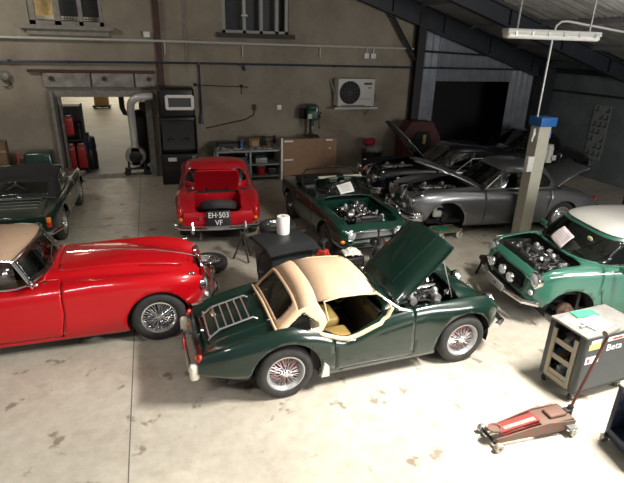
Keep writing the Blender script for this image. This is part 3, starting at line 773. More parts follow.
b = B(); b.box((-.1, 0, .27), (3.9, 1.2, .08)); b.box((.3, 0, .6), (.05, 1.3, .6)); b.box((-1.3, 0, .55), (.06, 1.3, .6)); b.box((1.2, 0, .4), (1.0, .8, .3)); b.build('chassis', BLACKM, r)
for s in (-1, 1): seat(r, -.60, s * .32, .36, SEATM, .52)
b = B(); b.box((.03, 0, .84), (.1, 1.2, .22), bev=.03); b.build('dashboard', mat('walnut_veneer', (.07, .025, .01), .3, coat=.5, noise=.4), r)
b = B(); b.box((-.6, 0, .32), (1.2, 1.36, .02)); b.prism([(-1.2, .715, .3), (.15, .715, .3), (.15, .70, .85), (-1.2, .70, .85)], (0, -.02, 0)); b.prism([(-1.2, -.715, .3), (.15, -.715, .3), (.15, -.70, .85), (-1.2, -.70, .85)], (0, .02, 0)); b.build('interior_trim', DARKIN, r)
steering_wheel(r, (-.16, .33, .93), 22, .205, 3, BLACK, STEEL)
# curved windscreen with chrome frame
def wsp(u, v):   # u -1..1 across, v 0 base 1 top
    a = u * 1.12; hw = .67 - .015 * v
    return ((.10 - .17 * v) - (.36 - .06 * v) * (1 - cos(a)) , hw * sin(a) / sin(1.12), (.985 + .045 * (1 - u * u)) + (.285 + .06 * (1 - u * u)) * v)
b = B(); N = 24
b.tube([wsp(-1 + 2 * k / N, 0) for k in range(N + 1)], .016, 8); b.tube([wsp(-1 + 2 * k / N, 1) for k in range(N + 1)], .016, 8)
for s in (-1, 1): b.tube([wsp(s, t / 4) for t in range(5)], .03, 8); b.ball((wsp(s, 0)[0] + .03, s * .70, .975), .04, sc=(1.6, .8, .8))
wsf = b.build('windscreen_frame', CHROME, r)
glass_strip([[wsp(-1 + 2 * k / N, t / 6) for k in range(N + 1)] for t in range(7)], 'windscreen', wsf)
for y in (-.22, .22):
    b = B(); p = [wsp(y / .66, .02), wsp(y / .66 + .1, .25), wsp(y / .66 + .5, .42)]; b.tube([(q[0] + .02, q[1], q[2] + .01) for q in p], .007, 5); b.build('wiper', CHROME, wsf)
b = B(); b.box((-.32, 0, 1.28), (.02, .22, .06), bev=.01); b.tube([(-.32, 0, 1.3), (-.3, 0, 1.36)], .008, 6); b.build('rear_view_mirror', CHROME, r)
b = B(); b.tube([(-.02, -.66, .97), (-.05, -.75, 1.0)], .01, 6); b.ball((-.06, -.77, 1.01), .055, sc=(.5, 1, .9)); b.build('door_mirror', CHROME, r)
# soft top
def xrow(x, zc, ze, ye): return [(x, ye * q, ze + (zc - ze) * (1 - abs(q) ** 2.4)) for q in (-1, -.96, -.86, -.6, -.3, 0, .3, .6, .86, .96, 1)]
b = B(); b.grid([[(x + dx * abs(q / .56) ** 2, q, z) for (x, q, z) in xrow(x, zc, ze, ye)] for x, zc, ze, ye, dx in ((-.08, 1.385, 1.27, .645, -.14), (-.6, 1.44, 1.30, .63, -.02), (-.95, 1.42, 1.29, .62, 0), (-1.2, 1.33, 1.2, .60, 0), (-1.38, 1.18, 1.06, .60, 0), (-1.52, 1.0, .93, .62, 0))])
top = b.build('soft_top', TAN2, r, solid=.015)
for s in (-1, 1):
    b = B(); b.prism([(-.86, s * .60, 1.30), (-1.2, s * .60, 1.2), (-1.4, s * .615, 1.05), (-1.52, s * .635, .92), (-.92, s * .665, .92)], (0, -.012 * s, 0)); b.build('quarter_panel', TAN2, top)
    b = B(); b.tube([(-.90, s * .665, .925), (-.84, s * .625, 1.28), (-.4, s * .65, 1.295), (-.24, s * .655, 1.265)], .012, 6); b.tube([(-.95, s * .675, .925), (-.26, s * .675, .93), (-.1, s * .67, .97)], .013, 6); b.build('window_trim', CHROME, r)
    glass_strip([[(-.88, s * .66, .93), (-.24, s * .665, .95)], [(-.84, s * .615, 1.265), (-.26, s * .645, 1.26)]], 'side_window', r)
b = B(); b.tube([(-1.535, -.63, .93), (-1.56, 0, 1.0), (-1.535, .63, .93)], .014, 6); b.build('hem', TAN2, top)

# ------------------------------------------------------------------ red coupe with the open boot (back)
r = thing('coupe', 'small red coupe with open boot showing its spare tyre, parked facing the workbench', 'car', (1.24, 11.02, 0), 84)
r.scale = (1.13, 1.15, 1.12)
MRED = mat('deep_red_paint', (.42, .006, .014), .28, coat=.9, spec=.3)
rails = [
 [(-1.9,.48,.33),(-1.6,.6,.28),(-1.1,.65,.22),(.8,.65,.2),(1.3,.62,.24),(1.75,.45,.32)],
 [(-1.98,.55,.45),(-1.7,.69,.46),(-1.2,.735,.47),(-.4,.70,.42),(.4,.70,.42),(1.1,.73,.45),(1.5,.69,.5),(1.82,.5,.52)],
 [(-1.97,.56,.56),(-1.7,.68,.64),(-1.2,.72,.72),(-.4,.70,.66),(.4,.70,.68),(1.1,.72,.72),(1.5,.67,.68),(1.84,.5,.6)],
 [(-1.94,.53,.65),(-1.7,.60,.74),(-1.2,.62,.83),(-.4,.64,.78),(.4,.63,.80),(1.1,.60,.83),(1.5,.56,.79),(1.82,.48,.66)],
 [(-1.93,.45,.64),(-1.7,.50,.72),(-1.2,.52,.82),(-.4,.54,.80),(.4,.52,.83),(1.1,.45,.80),(1.5,.38,.72),(1.80,.34,.6)],
 [(-1.96,.25,.62),(-1.7,.3,.74),(-1.2,.35,.85),(-.4,.4,.86),(.4,.35,.92),(1.1,.28,.86),(1.5,.22,.76),(1.80,.2,.6)],
 [(-1.99,0,.60),(-1.85,0,.68),(-1.6,0,.78),(-1.2,0,.87),(-.4,0,.90),(.4,0,.95),(1.1,0,.88),(1.5,0,.78),(1.80,0,.58)]]
bm = loft(rails, 72, 5)
arches(bm, (-1.19, 1.19), .325, .385)
bo = rbox(-1.60, 0, .33, .37, .12)
p = panel(bm, lambda c: bo(c.x, c.y), lambda c: c.z > .6 and abs(c.y) < .5, .003)
H0 = Vector((-1.28, 0, .86)); Ml = Matrix.Translation(H0) @ Matrix.Rotation(radians(62), 4, 'Y') @ Matrix.Translation(-H0)
bmesh.ops.transform(p, matrix=Ml, verts=list(p.verts)); link('boot_lid', p, MRED, r, solid=.02)
link('body', bm, MRED, r, solid=.016)
wells(r, (-1.19, 1.19), .325, .39, .4, .64)
for x in (-1.19, 1.19):
    for s in (-1, 1): wheel(r, x, s * .60, s, .325, .15, .2, 'wire')
b = B(); b.box((-.1, 0, .25), (3.2, 1.1, .06)); b.box((-1.6, 0, .42), (.75, .95, .03)); b.box((-1.26, 0, .6), (.03, 1.0, .5)); b.prism([(-1.95, .47, .42), (-1.26, .47, .42), (-1.26, .47, .8), (-1.95, .47, .6)], (0, .02, 0)); b.prism([(-1.95, -.47, .42), (-1.26, -.47, .42), (-1.26, -.47, .8), (-1.95, -.47, .6)], (0, -.02, 0)); b.build('boot_floor', BLACKM, r)
b = B(); b.prism([(-1.95, .40, .45), (-1.3, .40, .45), (-1.3, .40, .78), (-1.9, .40, .6)], (0, .02, 0)); b.prism([(-1.95, -.40, .45), (-1.3, -.40, .45), (-1.3, -.40, .78), (-1.9, -.40, .6)], (0, -.02, 0)); b.box((-1.28, 0, .62), (.02, .78, .34)); b.build('boot_lining', MRED, r)
b = B(); M = Matrix.Translation((-1.66, 0, .66)) @ Matrix.Rotation(radians(24), 4, 'Y') @ Matrix.Rotation(radians(90), 4, 'X')
h = .075; b.lathe([(.20, -h * .7), (.21, -h), (.26, -h * 1.05), (.29, -h * .9), (.31, -h * .4), (.31, h * .4), (.29, h * .9), (.26, h * 1.05), (.21, h), (.20, h * .7), (.2, -h * .7)], 36, M); sp = b.build('spare_tyre', RUBBER, r)
b = B(); b.lathe([(.2, h * .6), (.17, h * .2), (.12, h * .3), (.001, h * .35)], 28, M); b.build('spare_rim', STEEL, sp)
# cabin: red roof with a wrap-round rear window
cb = rings_bm([(.12, -1.12, .60, .84, .82, 3), (-.0, -1.04, .585, .95, .95, 3.2), (-.22, -.90, .53, 1.16, 1.13, 3.2), (-.32, -.82, .47, 1.225, 1.20, 3), (-.42, -.74, .30, 1.255, 1.235, 2.6), (-.5, -.62, .08, 1.265, 1.25, 2)], 72)
wf = lambda c: max(.915 - c.z, c.z - 1.125, c.x + .84)
cut(cb, wf); g1 = take(cb, lambda c: wf(c) < 0)
wf2 = lambda c: max(.93 - c.z, c.z - 1.135, -.10 - c.x, abs(c.y) - .50)
cut(cb, wf2); g2 = take(cb, lambda c: wf2(c) < 0)
sf = sdp([(-.66, .92), (-.14, .92), (-.27, 1.13), (-.62, 1.13)], .01)
cut(cb, lambda c: sf(c.x, c.z), lambda c: abs(c.y) > .4); g3 = take(cb, lambda c: abs(c.y) > .4 and sf(c.x, c.z) < 0)
rf = link('roof', cb, MRED, r, solid=.012)
link('rear_window', g1, DGLASS, rf, solid=.004); link('windscreen', g2, GLASS, rf, solid=.004); link('side_window', g3, GLASS, rf, solid=.004)
b = B(); b.box((-.5, 0, .6), (.9, 1.1, .5), bev=.05); b.build('interior', BLACKM, r)
for s in (-1, 1):
    b = B(); b.ball((-1.90, s * .61, .64), .055, sc=(.75, .8, 1.4)); t = b.build('tail_lamp', REDL, r)
    b = B(); b.ball((-1.94, s * .605, .53), .036); b.build('reflector', ORANGEL, t)
    b = B(); b.tube([(-2.06, s * .42, .33), (-2.12, s * .42, .42), (-2.08, s * .42, .52)], .03, 8, rs=[.026, .036, .02]); b.build('overrider', CHROME, r)
b = B(); b.tube([(-1.90, -.70, .42), (-2.01, -.62, .41), (-2.06, -.3, .41), (-2.07, 0, .41), (-2.06, .3, .41), (-2.01, .62, .41), (-1.90, .70, .42)], .04, 10); b.build('rear_bumper', CHROME, r)
b = B(); b.box((-2.04, 0, .56), (.015, .38, .27), rot=(0, radians(12), 0), bev=.01); pl = b.build('number_plate', BLACK, r)
Mp = Matrix.Translation((-2.052, 0, .56)) @ Matrix.Rotation(radians(12), 4, 'Y') @ Matrix.Rotation(radians(-90), 4, 'Z') @ Matrix.Rotation(radians(90), 4, 'X')
tb = text_bm('EH\u00b7503', .125, .002, Mp @ Matrix.Translation((0, .06, 0)) @ Matrix.Diagonal((.9, 1, 1, 1))); link('registration', tb, PAPER, pl)
tb = text_bm('VF', .125, .002, Mp @ Matrix.Translation((0, -.065, 0)) @ Matrix.Diagonal((.9, 1, 1, 1))); link('registration', tb, PAPER, pl)
b = B(); b.cyl((-1.97, .3, .55), (-2.0, .3, .55), .018, 10); b.build('boot_lock', CHROME, r)
for y in (-.17, .17):
    b = B(); b.tube([(-1.3, y, .85), (-1.36, y, .92), (-1.34, y, 1.0)], .012, 6); b.build('boot_hinge', BLACK, r)
b = B(); b.cyl((-2.1, .3, .24), (-1.8, .3, .25), .022, 10); b.build('exhaust_pipe', STEEL, r)

# ------------------------------------------------------------------ flat-sided open sports cars
def sports(label, loc, rz, variant):
    P = mat('deep_green_paint', (.004, .034, .022), .28, coat=1.0, spec=.3) if variant == 'front' else mat('dark_green_paint', (.004, .02, .014), .28, coat=1.0, spec=.3)
    r = thing('sports_car', label, 'car', loc, rz)
    rails = [
     [(-1.95,.55,.36),(-1.5,.64,.28),(-1.1,.66,.23),(.8,.66,.22),(1.3,.64,.25),(1.62,.56,.33),(1.70,.42,.35)],
     [(-2.03,.60,.47),(-1.7,.70,.46),(-1.1,.735,.45),(0,.725,.43),(1.1,.735,.45),(1.5,.71,.47),(1.72,.62,.48),(1.77,.50,.48)],
     [(-2.04,.60,.62),(-1.7,.70,.66),(-1.1,.73,.69),(0,.72,.68),(1.1,.73,.70),(1.5,.705,.66),(1.72,.64,.62),(1.78,.52,.60)],
     [(-2.02,.58,.76),(-1.7,.655,.80),(-1.1,.67,.83),(-.3,.67,.815),(.4,.67,.835),(1.1,.665,.845),(1.5,.64,.805),(1.70,.60,.74),(1.77,.52,.68)],
     [(-2.01,.48,.76),(-1.7,.54,.80),(-1.1,.57,.835),(-.3,.6,.82),(.4,.57,.86),(1.1,.53,.85),(1.5,.5,.80),(1.76,.46,.69)],
     [(-2.02,.3,.74),(-1.7,.33,.815),(-1.1,.38,.86),(-.3,.45,.85),(.4,.36,.925),(1.1,.32,.90),(1.5,.28,.82),(1.76,.26,.69)],
     [(-2.03,0,.73),(-1.7,0,.82),(-1.1,0,.87),(-.3,0,.87),(.4,0,.935),(1.1,0,.915),(1.5,0,.83),(1.77,0,.69)]]
    bm = loft(rails, 72, 4)
    arches(bm, (-1.12, 1.12), .32, .38)
    ck = rbox(-.45, 0, .56, .575, .12)
    cut(bm, lambda c: ck(c.x, c.y), lambda c: c.z > .6); drop(bm, lambda c: c.z > .6 and ck(c.x, c.y) < 0)
    dr = sdp([(-.62, .27), (.40, .27), (.36, .75), (.34, 1.2), (-.66, 1.2)], 0)
    for s in (1, -1):
        p = panel(bm, lambda c: dr(c.x, c.z), lambda c, s=s: c.y * s > .60)
        d = link('door', p, P, r, solid=.012)
        b = B(); b.box((-.45, s * .735, .71), (.13, .02, .022), bev=.006); b.build('door_handle', CHROME, d)
    if variant == 'front':
        bf = rbox(1.0, 0, .60, .53, .1)
        cut(bm, lambda c: bf(c.x, c.y), lambda c: c.z > .6); drop(bm, lambda c: c.z > .6 and bf(c.x, c.y) < 0)
        b = B()
        for s in (-1, 1):
            b.box((.98, s * .52, .58), (1.22, .02, .42))
            rows = [[(1.12 + .36 * cos(pi * k / 12), s * y, .36 + .36 * sin(pi * k / 12)) for k in range(13)] for y in (.34, .52)]; b.grid(rows)
            b._add([(1.12 + .36 * cos(pi * k / 12), s * .34, .36 + .36 * sin(pi * k / 12)) for k in range(13)], [tuple(range(13))])
        b.box((.40, 0, .6), (.03, 1.06, .5)); b.box((1.60, 0, .46), (.03, 1.04, .2)); b.build('inner_wing', P, r)
        e = engine(r, .44, 1.50, .36, .34, .88, CHROME, 11, n=110)
        gf = rbox(0, .565, .52, .10, .03); sel = lambda c: c.x > 1.68
        cut(bm, lambda c: gf(c.y, c.z), sel); drop(bm, lambda c: sel(c) and gf(c.y, c.z) < 0)
        b = B(); b.box((1.63, 0, .60), (.02, .80, .17)); b.box((1.70, 0, .445), (.10, .80, .05), bev=.012)
        for k in range(9): b.box((1.66, 0, .53 + .018 * k), (.03, .80, .006))
        b.build('grille', ALU, r)
        for s in (-1, 1):
            headlamp(r, (1.745, s * .47, .615), (1, s * .04, .08), .092)
            b = B(); b.ball((1.735, s * .60, .50), .045, sc=(.5, 1.1, .8)); b.build('indicator_lamp', ORANGEL if s < 0 else LENS, r)
    else:
        bf = sdp([(-1.95, -.48), (-1.95, .48), (-1.2, .5), (-1.2, -.5)], .02)
        lid = link('boot_lid', panel(bm, lambda c: bf(c.x, c.y), lambda c: c.z > .66 and abs(c.y) < .57, .003), P, r, solid=.012)
        for k in range(4):
            y = 0; x = -1.30 - .13 * k
            b = B(); b.tube([(x, -.40, .885 - .02 * k), (x, .40, .885 - .02 * k)], .007, 6); b.tube([(x, -.40, .86 - .02 * k), (x, -.40, .89 - .02 * k)], .007, 6); b.build('luggage_strip', STEEL, lid)
        b = B(); b.ball((-1.16, 0, .885), .05, sc=(1, 1, .5)); b.build('fuel_cap', CHROME, r)
        for s in (-1, 1):
            b = B(); b.box((-2.01, s * .615, .69), (.06, .08, .10), bev=.02); t = b.build('tail_lamp', ORANGEL, r); b = B(); b.box((-2.015, s * .615, .60), (.06, .08, .09), bev=.02); b.build('brake_lamp', REDL, t)
        b = B(); b.tube([(-1.8, -.76, .47), (-2.05, -.66, .46), (-2.1, 0, .46), (-2.05, .66, .46), (-1.8, .76, .47)], .04, 8); b.build('rear_bumper', CHROME, r)
    link('body', bm, P, r, solid=.014)
    wells(r, (-1.12, 1.12), .32, .385, .42, .66)
    for x in (-1.12, 1.12):
        for s in (-1, 1): wheel(r, x, s * .625, s, .32, .155, .2, 'wire', rimm=STEEL if variant == 'rear' else mat('dull_dark_wheel', (.10, .10, .10), .5, .6))
    b = B(); b.box((-.2, 0, .25), (3.4, 1.1, .06)); b.box((.2, 0, .55), (.04, 1.2, .55)); b.box((-1.0, 0, .55), (.05, 1.2, .5)); b.box((-.4, 0, .29), (1.1, 1.2, .03)); b.box((-1.5, 0, .45), (.8, 1.0, .2)); b.build('chassis', BLACKM, r)
    for s in (-1, 1): seat(r, -.5, s * .29, .32, BLACK, .46)
    b = B(); b.box((.06, 0, .78), (.1, 1.14, .2), bev=.03); b.build('dashboard', BLACKM, r)
    steering_wheel(r, (-.13, .3, .87), 20, .2, 3, BLACK, MATS['polished_tube'])
    b = B(); wf = [(.34, -.60, .87), (.10, -.55, 1.20), (.09, 0, 1.23), (.10, .55, 1.20), (.34, .60, .87), (.37, 0, .94)]
    b.tube(wf, .015, 8, closed=True); w = b.build('windscreen_frame', P if variant == 'front' else CHROME, r)
    glass_strip([[(.34, -.60, .87), (.37, 0, .94), (.34, .60, .87)], [(.10, -.55, 1.20), (.09, 0, 1.23), (.10, .55, 1.20)]], 'windscreen', w, DGLASS)
    if variant == 'front':
        for s in (-1, 1):
            b = B(); b.box((.06, s * .27, 1.22), (.09, .40, .035), rot=(0, .3, 0), bev=.015); b.build('sun_visor', mat('cream_visor_pad', (.55, .53, .45), .6), w)
        b = B(); FR = [(-.50, -.60, .86), (-.56, -.60, 1.14), (-.60, -.5, 1.24), (-.62, 0, 1.27), (-.60, .5, 1.24), (-.56, .60, 1.14), (-.50, .60, .86)]; b.tube(FR, .02, 8)
        b.tube([(-.56, -.60, 1.14), (.08, -.54, 1.20)], .016, 6); b.tube([(-.56, .60, 1.14), (.08, .54, 1.20)], .016, 6); b.build('hood_frame', BLACK, r)
        b = B(); b.box((-1.0, 0, .92), (.45, 1.1, .14), bev=.05); b.build('folded_hood', BLACKM, r)
        b = B(); b.box((1.16, -.66, .86), (.1, .03, .02)); b.bm.free()
    else:
        HM = mat('black_hood_cloth', (.012, .012, .013), .8)
        def hr(x, zc, ze, ye): return [(x, ye * q, ze + (zc - ze) * (1 - abs(q) ** 2.6)) for q in (-1, -.96, -.85, -.6, -.3, 0, .3, .6, .85, .96, 1)]
        b = B(); b.grid([hr(.08, 1.25, 1.17, .56), hr(-.2, 1.28, 1.18, .57), hr(-.55, 1.27, 1.16, .58), hr(-.75, 1.22, 1.12, .58), hr(-.82, 1.16, 1.08, .585)]); t = b.build('soft_top', HM, r, solid=.015)
        b = B(); a0, a1 = hr(-.82, 1.16, 1.08, .585), hr(-1.14, .88, .84, .62); N = 24
        def at(row, u):
            f = mono([p[1] for p in row], [p[2] for p in row]); y = row[0][1] + (row[-1][1] - row[0][1]) * u; return (row[0][0], y, f(y))
        b.grid([[tuple(at(a0, k / N)[i] * (1 - q / 10) + at(a1, k / N)[i] * q / 10 for i in range(3)) for k in range(N + 1)] for q in range(11)])
        wf_ = rbox(-.98, 0, .12, .47, .04); cut(b.bm, lambda c: wf_(c.x, c.y)); g = take(b.bm, lambda c: wf_(c.x, c.y) < 0)
        link('rear_panel', b.bm, HM, t, solid=.012); link('rear_window', g, GLASS, t, solid=.004)
        for s in (-1, 1):
            b = B(); b.prism([(-.62, s * .585, 1.15), (-.82, s * .585, 1.08), (-1.14, s * .62, .84), (-.70, s * .64, .84)], (0, -.01 * s, 0)); b.build('quarter_panel', HM, t)
            glass_strip([[(-.66, s * .64, .84), (.30, s * .62, .87)], [(-.60, s * .59, 1.15), (.10, s * .565, 1.18)]], 'side_window', r)
        b = B(); b.tube([(-1.16, -.62, .845), (-1.17, -.4, .875), (-1.17, 0, .885), (-1.17, .4, .875), (-1.16, .62, .845)], .008, 6); b.build('hood_trim', CHROME, t)
        for s in (-1, 1): headlamp(r, (1.745, s * .47, .615), (1, 0, .08), .092)
        b = B(); b.tube([(1.55, -.76, .44), (1.80, -.64, .43), (1.86, 0, .43), (1.80, .64, .43), (1.55, .76, .44)], .04, 8); b.build('front_bumper', CHROME, r)
    return r
mid = sports('green open sports car without bonnet, its bare engine facing the camera, behind the wheelie bin', (3.50, 9.12, 0), -88, 'front')
sports('dark green sports car with black soft top, seen from behind near the bright doorway', (-2.50, 11.17, 0), 89, 'rear')
mm = mid.matrix_basis.copy()
def onmid(p): return mm @ Vector(p)

def pairs(nm, g, parent):
    if 'wind' in nm and nm not in ('windscreen', 'rear_window'):
        h = take(g, lambda c: c.y > 0); link(nm, h, DGLASS, parent, solid=.004)
    return link(nm, g, DGLASS, parent, solid=.004)
# ------------------------------------------------------------------ round-bodied saloons
def saloon(label, loc, rz, P, bonnet_deg, boot_deg, wheels=(1, 1, 1, 1), sc=1.0, glow=None):
    r = thing('saloon_car', label, 'car', loc, rz); r.scale = (sc, sc, sc)
    rails = [
     [(-2.2,.6,.36),(-1.4,.76,.30),(-.9,.80,.24),(.9,.80,.24),(1.4,.78,.28),(1.9,.66,.36),(2.02,.5,.4)],
     [(-2.38,.6,.5),(-1.9,.78,.5),(-1.3,.84,.5),(0,.85,.5),(1.3,.84,.5),(1.8,.78,.52),(2.06,.66,.55),(2.12,.55,.57)],
     [(-2.38,.58,.6),(-1.8,.78,.74),(-1.2,.83,.8),(0,.84,.8),(1.3,.83,.80),(1.8,.77,.76),(2.06,.68,.70),(2.13,.60,.67)],
     [(-2.3,.52,.66),(-1.8,.64,.84),(-1.2,.72,.93),(-.5,.765,.93),(.4,.765,.94),(1.3,.72,.97),(1.75,.67,.94),(2.0,.635,.86),(2.1,.61,.77)],
     [(-2.3,.4,.66),(-1.8,.52,.86),(-1.2,.62,.94),(-.5,.7,.93),(.4,.68,.96),(1.3,.54,.89),(1.75,.47,.83),(2.05,.42,.70)],
     [(-2.32,.25,.66),(-1.8,.35,.9),(-1.2,.5,.97),(-.5,.6,.94),(.4,.55,1.0),(1.3,.36,.97),(1.75,.27,.90),(2.0,.22,.80),(2.06,.2,.70)],
     [(-2.36,0,.66),(-1.8,0,.92),(-1.2,0,1.0),(-.5,0,.96),(.4,0,1.05),(1.3,0,1.02),(1.75,0,.96),(2.02,0,.86),(2.12,0,.74)]]
    bm = loft(rails, 76, 4)
    arches(bm, (1.365,), .36, .40); arches(bm, (-1.365,), .30, .40)
    ck = rbox(-.40, 0, .90, .62, .25)
    cut(bm, lambda c: ck(c.x, c.y), lambda c: c.z > .8); drop(bm, lambda c: c.z > .8 and ck(c.x, c.y) < 0)
    for xa, xb in ((-.42, .52), (-1.05, -.44)):
        dr = sdp([(xa if xa > -1 else xa + .15, .28), (xb, .28), (xb, 1.2), (xa, 1.2)], 0)
        for s in (1, -1):
            p = panel(bm, lambda c: dr(c.x, c.z), lambda c, s=s: c.y * s > .66, .004); d = link('door', p, P, r, solid=.012)
            b = B(); b.box((xa + .14, s * .86, .83), (.14, .02, .025), bev=.006); b.build('door_handle', CHROME, d)
    bn = sdp([(.58, -.50), (1.3, -.42), (1.8, -.30), (1.97, -.18), (2.0, 0), (1.97, .18), (1.8, .30), (1.3, .42), (.58, .50)], 0)
    p = panel(bm, lambda c: bn(c.x, c.y), lambda c: c.z > .74 and abs(c.y) < .6, .003)
    if bonnet_deg:
        H = Vector((.58, 0, 1.03)); bmesh.ops.transform(p, matrix=Matrix.Translation(H) @ Matrix.Rotation(radians(-bonnet_deg), 4, 'Y') @ Matrix.Translation(-H), verts=list(p.verts))
    link('bonnet', p, P, r, solid=.035)
    bt = sdp([(-2.2, -.33), (-2.2, .33), (-1.8, .44), (-1.35, .50), (-1.35, -.50), (-1.8, -.44)], .02)
    p = panel(bm, lambda c: bt(c.x, c.y), lambda c: c.z > .72 and abs(c.y) < .62, .003)
    if boot_deg:
        H = Vector((-1.35, 0, .99)); bmesh.ops.transform(p, matrix=Matrix.Translation(H) @ Matrix.Rotation(radians(boot_deg), 4, 'Y') @ Matrix.Translation(-H), verts=list(p.verts))
    link('boot_lid', p, P, r, solid=.03)
    link('body', bm, P, r, solid=.016)
    b = B(); b.box((-.1, 0, .30), (4.0, 1.3, .08)); b.box((.54, 0, .65), (.04, 1.3, .7)); b.box((-1.32, 0, .65), (.05, 1.3, .6)); b.box((-1.75, 0, .45), (.8, 1.1, .2)); b.box((-.4, 0, .36), (1.8, 1.45, .04)); b.build('chassis', BLACKM, r)
    if bonnet_deg:
        b = B()
        for s in (-1, 1): b.box((1.25, s * .50, .62), (1.4, .02, .45))
        b.box((1.95, 0, .5), (.03, .9, .3)); b.build('inner_wing', BLACKM, r)
        engine(r, .6, 1.9, .42, .38, .93, ALU, int(loc[1] * 10), n=70)
    wells(r, (-1.365, 1.365), .36, .41, .48, .76)
    k = 0
    for x in (-1.365, 1.365):
        for s in (-1, 1):
            if wheels[k]: wheel(r, x, s * .70, s, .34, .175, .21, 'disc')
            else:
                b = B(); b.lathe([(.14, -.06), (.14, .04), (.06, .05), (.06, .12), (.001, .12)], 24, Matrix.Translation((x, s * .60, .36))); b.build('brake_drum', IRON, r)
                b = B(); b.box((x + .12, s * .60, .46), (.2, .1, .14), bev=.03); b.tube([(x - .2, s * .4, .5), (x + .1, s * .56, .62), (x + .2, s * .6, .5)], .03, 6); b.build('suspension_arm', mat('primer_white', (.55, .53, .48), .6), r)
            k += 1
    # cabin
    cb = rings_bm([(.66, -1.42, .70, .96, .93, 3.2), (.42, -1.30, .685, 1.10, 1.06, 3.4), (.10, -1.10, .62, 1.33, 1.30, 3.4), (.0, -.98, .56, 1.415, 1.385, 3.2), (-.12, -.84, .38, 1.455, 1.43, 2.8), (-.3, -.62, .1, 1.465, 1.45, 2)], 72)
    def cutw(f, sel, nm, rf):
        cut(cb, f, sel); g = take(cb, lambda c: sel(c) and f(c) < 0); out.append((nm, g))
    out = []
    sf = sdp([(.44, 1.005), (.10, 1.30), (-.36, 1.31), (-.36, 1.0)], .01); cutw(lambda c: sf(c.x, c.z), lambda c: abs(c.y) > .48, 'front_window', None)
    sf2 = sdp([(-.43, 1.0), (-.43, 1.31), (-.82, 1.29), (-1.08, 1.10), (-1.05, 1.0)], .01); cutw(lambda c: sf2(c.x, c.z), lambda c: abs(c.y) > .48, 'rear_side_window', None)
    cutw(lambda c: max(1.0 - c.z, c.z - 1.34, abs(c.y) - (.60 - .25 * (c.z - 1.0))), lambda c: c.x > .05, 'windscreen', None)
    cutw(lambda c: max(1.04 - c.z, c.z - 1.31, abs(c.y) - .45), lambda c: c.x < -.9, 'rear_window', None)
    rf = link('roof', cb, P, r, solid=.02)
    for nm, g in out: pairs(nm, g, rf)
    for s in (-1, 1):
        b = B(); b.tube([(.50, s * .70, 1.0), (.13, s * .645, 1.325), (-.36, s * .65, 1.335), (-.86, s * .62, 1.31), (-1.14, s * .64, 1.10), (-1.08, s * .69, .98), (.50, s * .715, .985)], .009, 5, closed=True); b.tube([(-.395, s * .70, .99), (-.395, s * .65, 1.335)], .011, 5); b.tube([(.17, s * .705, .99), (.15, s * .645, 1.31)], .008, 5); b.build('window_trim', CHROME if wheels[3] == 0 else BLACK, rf)  # bright trim turned black on the two rear saloons, corner gloom put into colour
    for q in ((-.1, .35), (-.1, -.35)): seat(r, q[0], q[1], .38, DARKIN, .55)
    b = B(); b.box((.45, 0, .9), (.14, 1.25, .2), bev=.03); b.build('dashboard', DARKIN, r)
    steering_wheel(r, (.2, .36, .98), 24, .21)
    # nose
    b = B(); b.tube([(2.02 + .10 - .18 * max(0, sin(a)) ** 2, .19 * cos(a), .71 + .21 * sin(a)) for a in [2 * pi * i / 24 for i in range(24)]], .02, 8, closed=True)
    for i in range(-6, 7):
        y = i * .027; h = .2 * sqrt(1 - (y / .19) ** 2); b.tube([(2.13, y, .71 - h), (2.14, y, .71), (2.08, y, .71 + h)], .006, 4)
    b.build('grille', CHROME, r)
    for s in (-1, 1):
        headlamp(r, (2.085, s * .60, .73), (1, s * .04, .05), .098)
        headlamp(r, (2.13, s * .35, .60), (1, 0, 0), .062, name='fog_lamp')
        b = B(); b.ball((1.90, s * .70, .90), .03, sc=(1.8, .8, .8)); b.build('side_lamp', CHROME, r)
        b = B(); b.tube([(2.26, s * .32, .38), (2.31, s * .32, .47), (2.27, s * .32, .58)], .04, 8, rs=[.034, .045, .026]); b.build('overrider', CHROME, r)
        b = B(); b.box((-2.345, s * .53, .63), (.06, .08, .13), bev=.025); b.build('tail_lamp', REDL, r)
    for x, d in ((2.2, 1), (-2.42, -1)):
        b = B(); rows = []
        for y, xo in ((-.84, -.32), (-.78, -.14), (-.66, -.04), (-.4, .02), (0, .04), (.4, .02), (.66, -.04), (.78, -.14), (.84, -.32)):
            rows.append([(x + d * (xo + dx), y, .46 + dz) for dx, dz in ((-.02, -.09), (.02, -.07), (.035, -.02), (.015, 0), (.035, .02), (.02, .07), (-.02, .09))])
        b.grid(rows); b.build('front_bumper' if d > 0 else 'rear_bumper', CHROME, r, solid=.01)
    return r
saloon('gunmetal grey saloon with raised bonnet and no front wheel in its arch', (7.05, 8.97, 0), 174, mat('gunmetal_paint', (.23, .235, .25), .33, .72, coat=.7), 27, 38, (1, 1, 1, 0))
saloon('near-black blue saloon with high raised bonnet, between the grey saloon and the wall', (7.1, 11.0, 0), 175, mat('midnight_blue_paint', (.004, .005, .010), .25, coat=1.0), 50, 0)
saloon('black saloon deepest in the corner, in front of the dark opening', (10.75, 12.7, 0), 178, mat('black_car_paint', (.004, .004, .005), .25, coat=1.0), 0, 0)

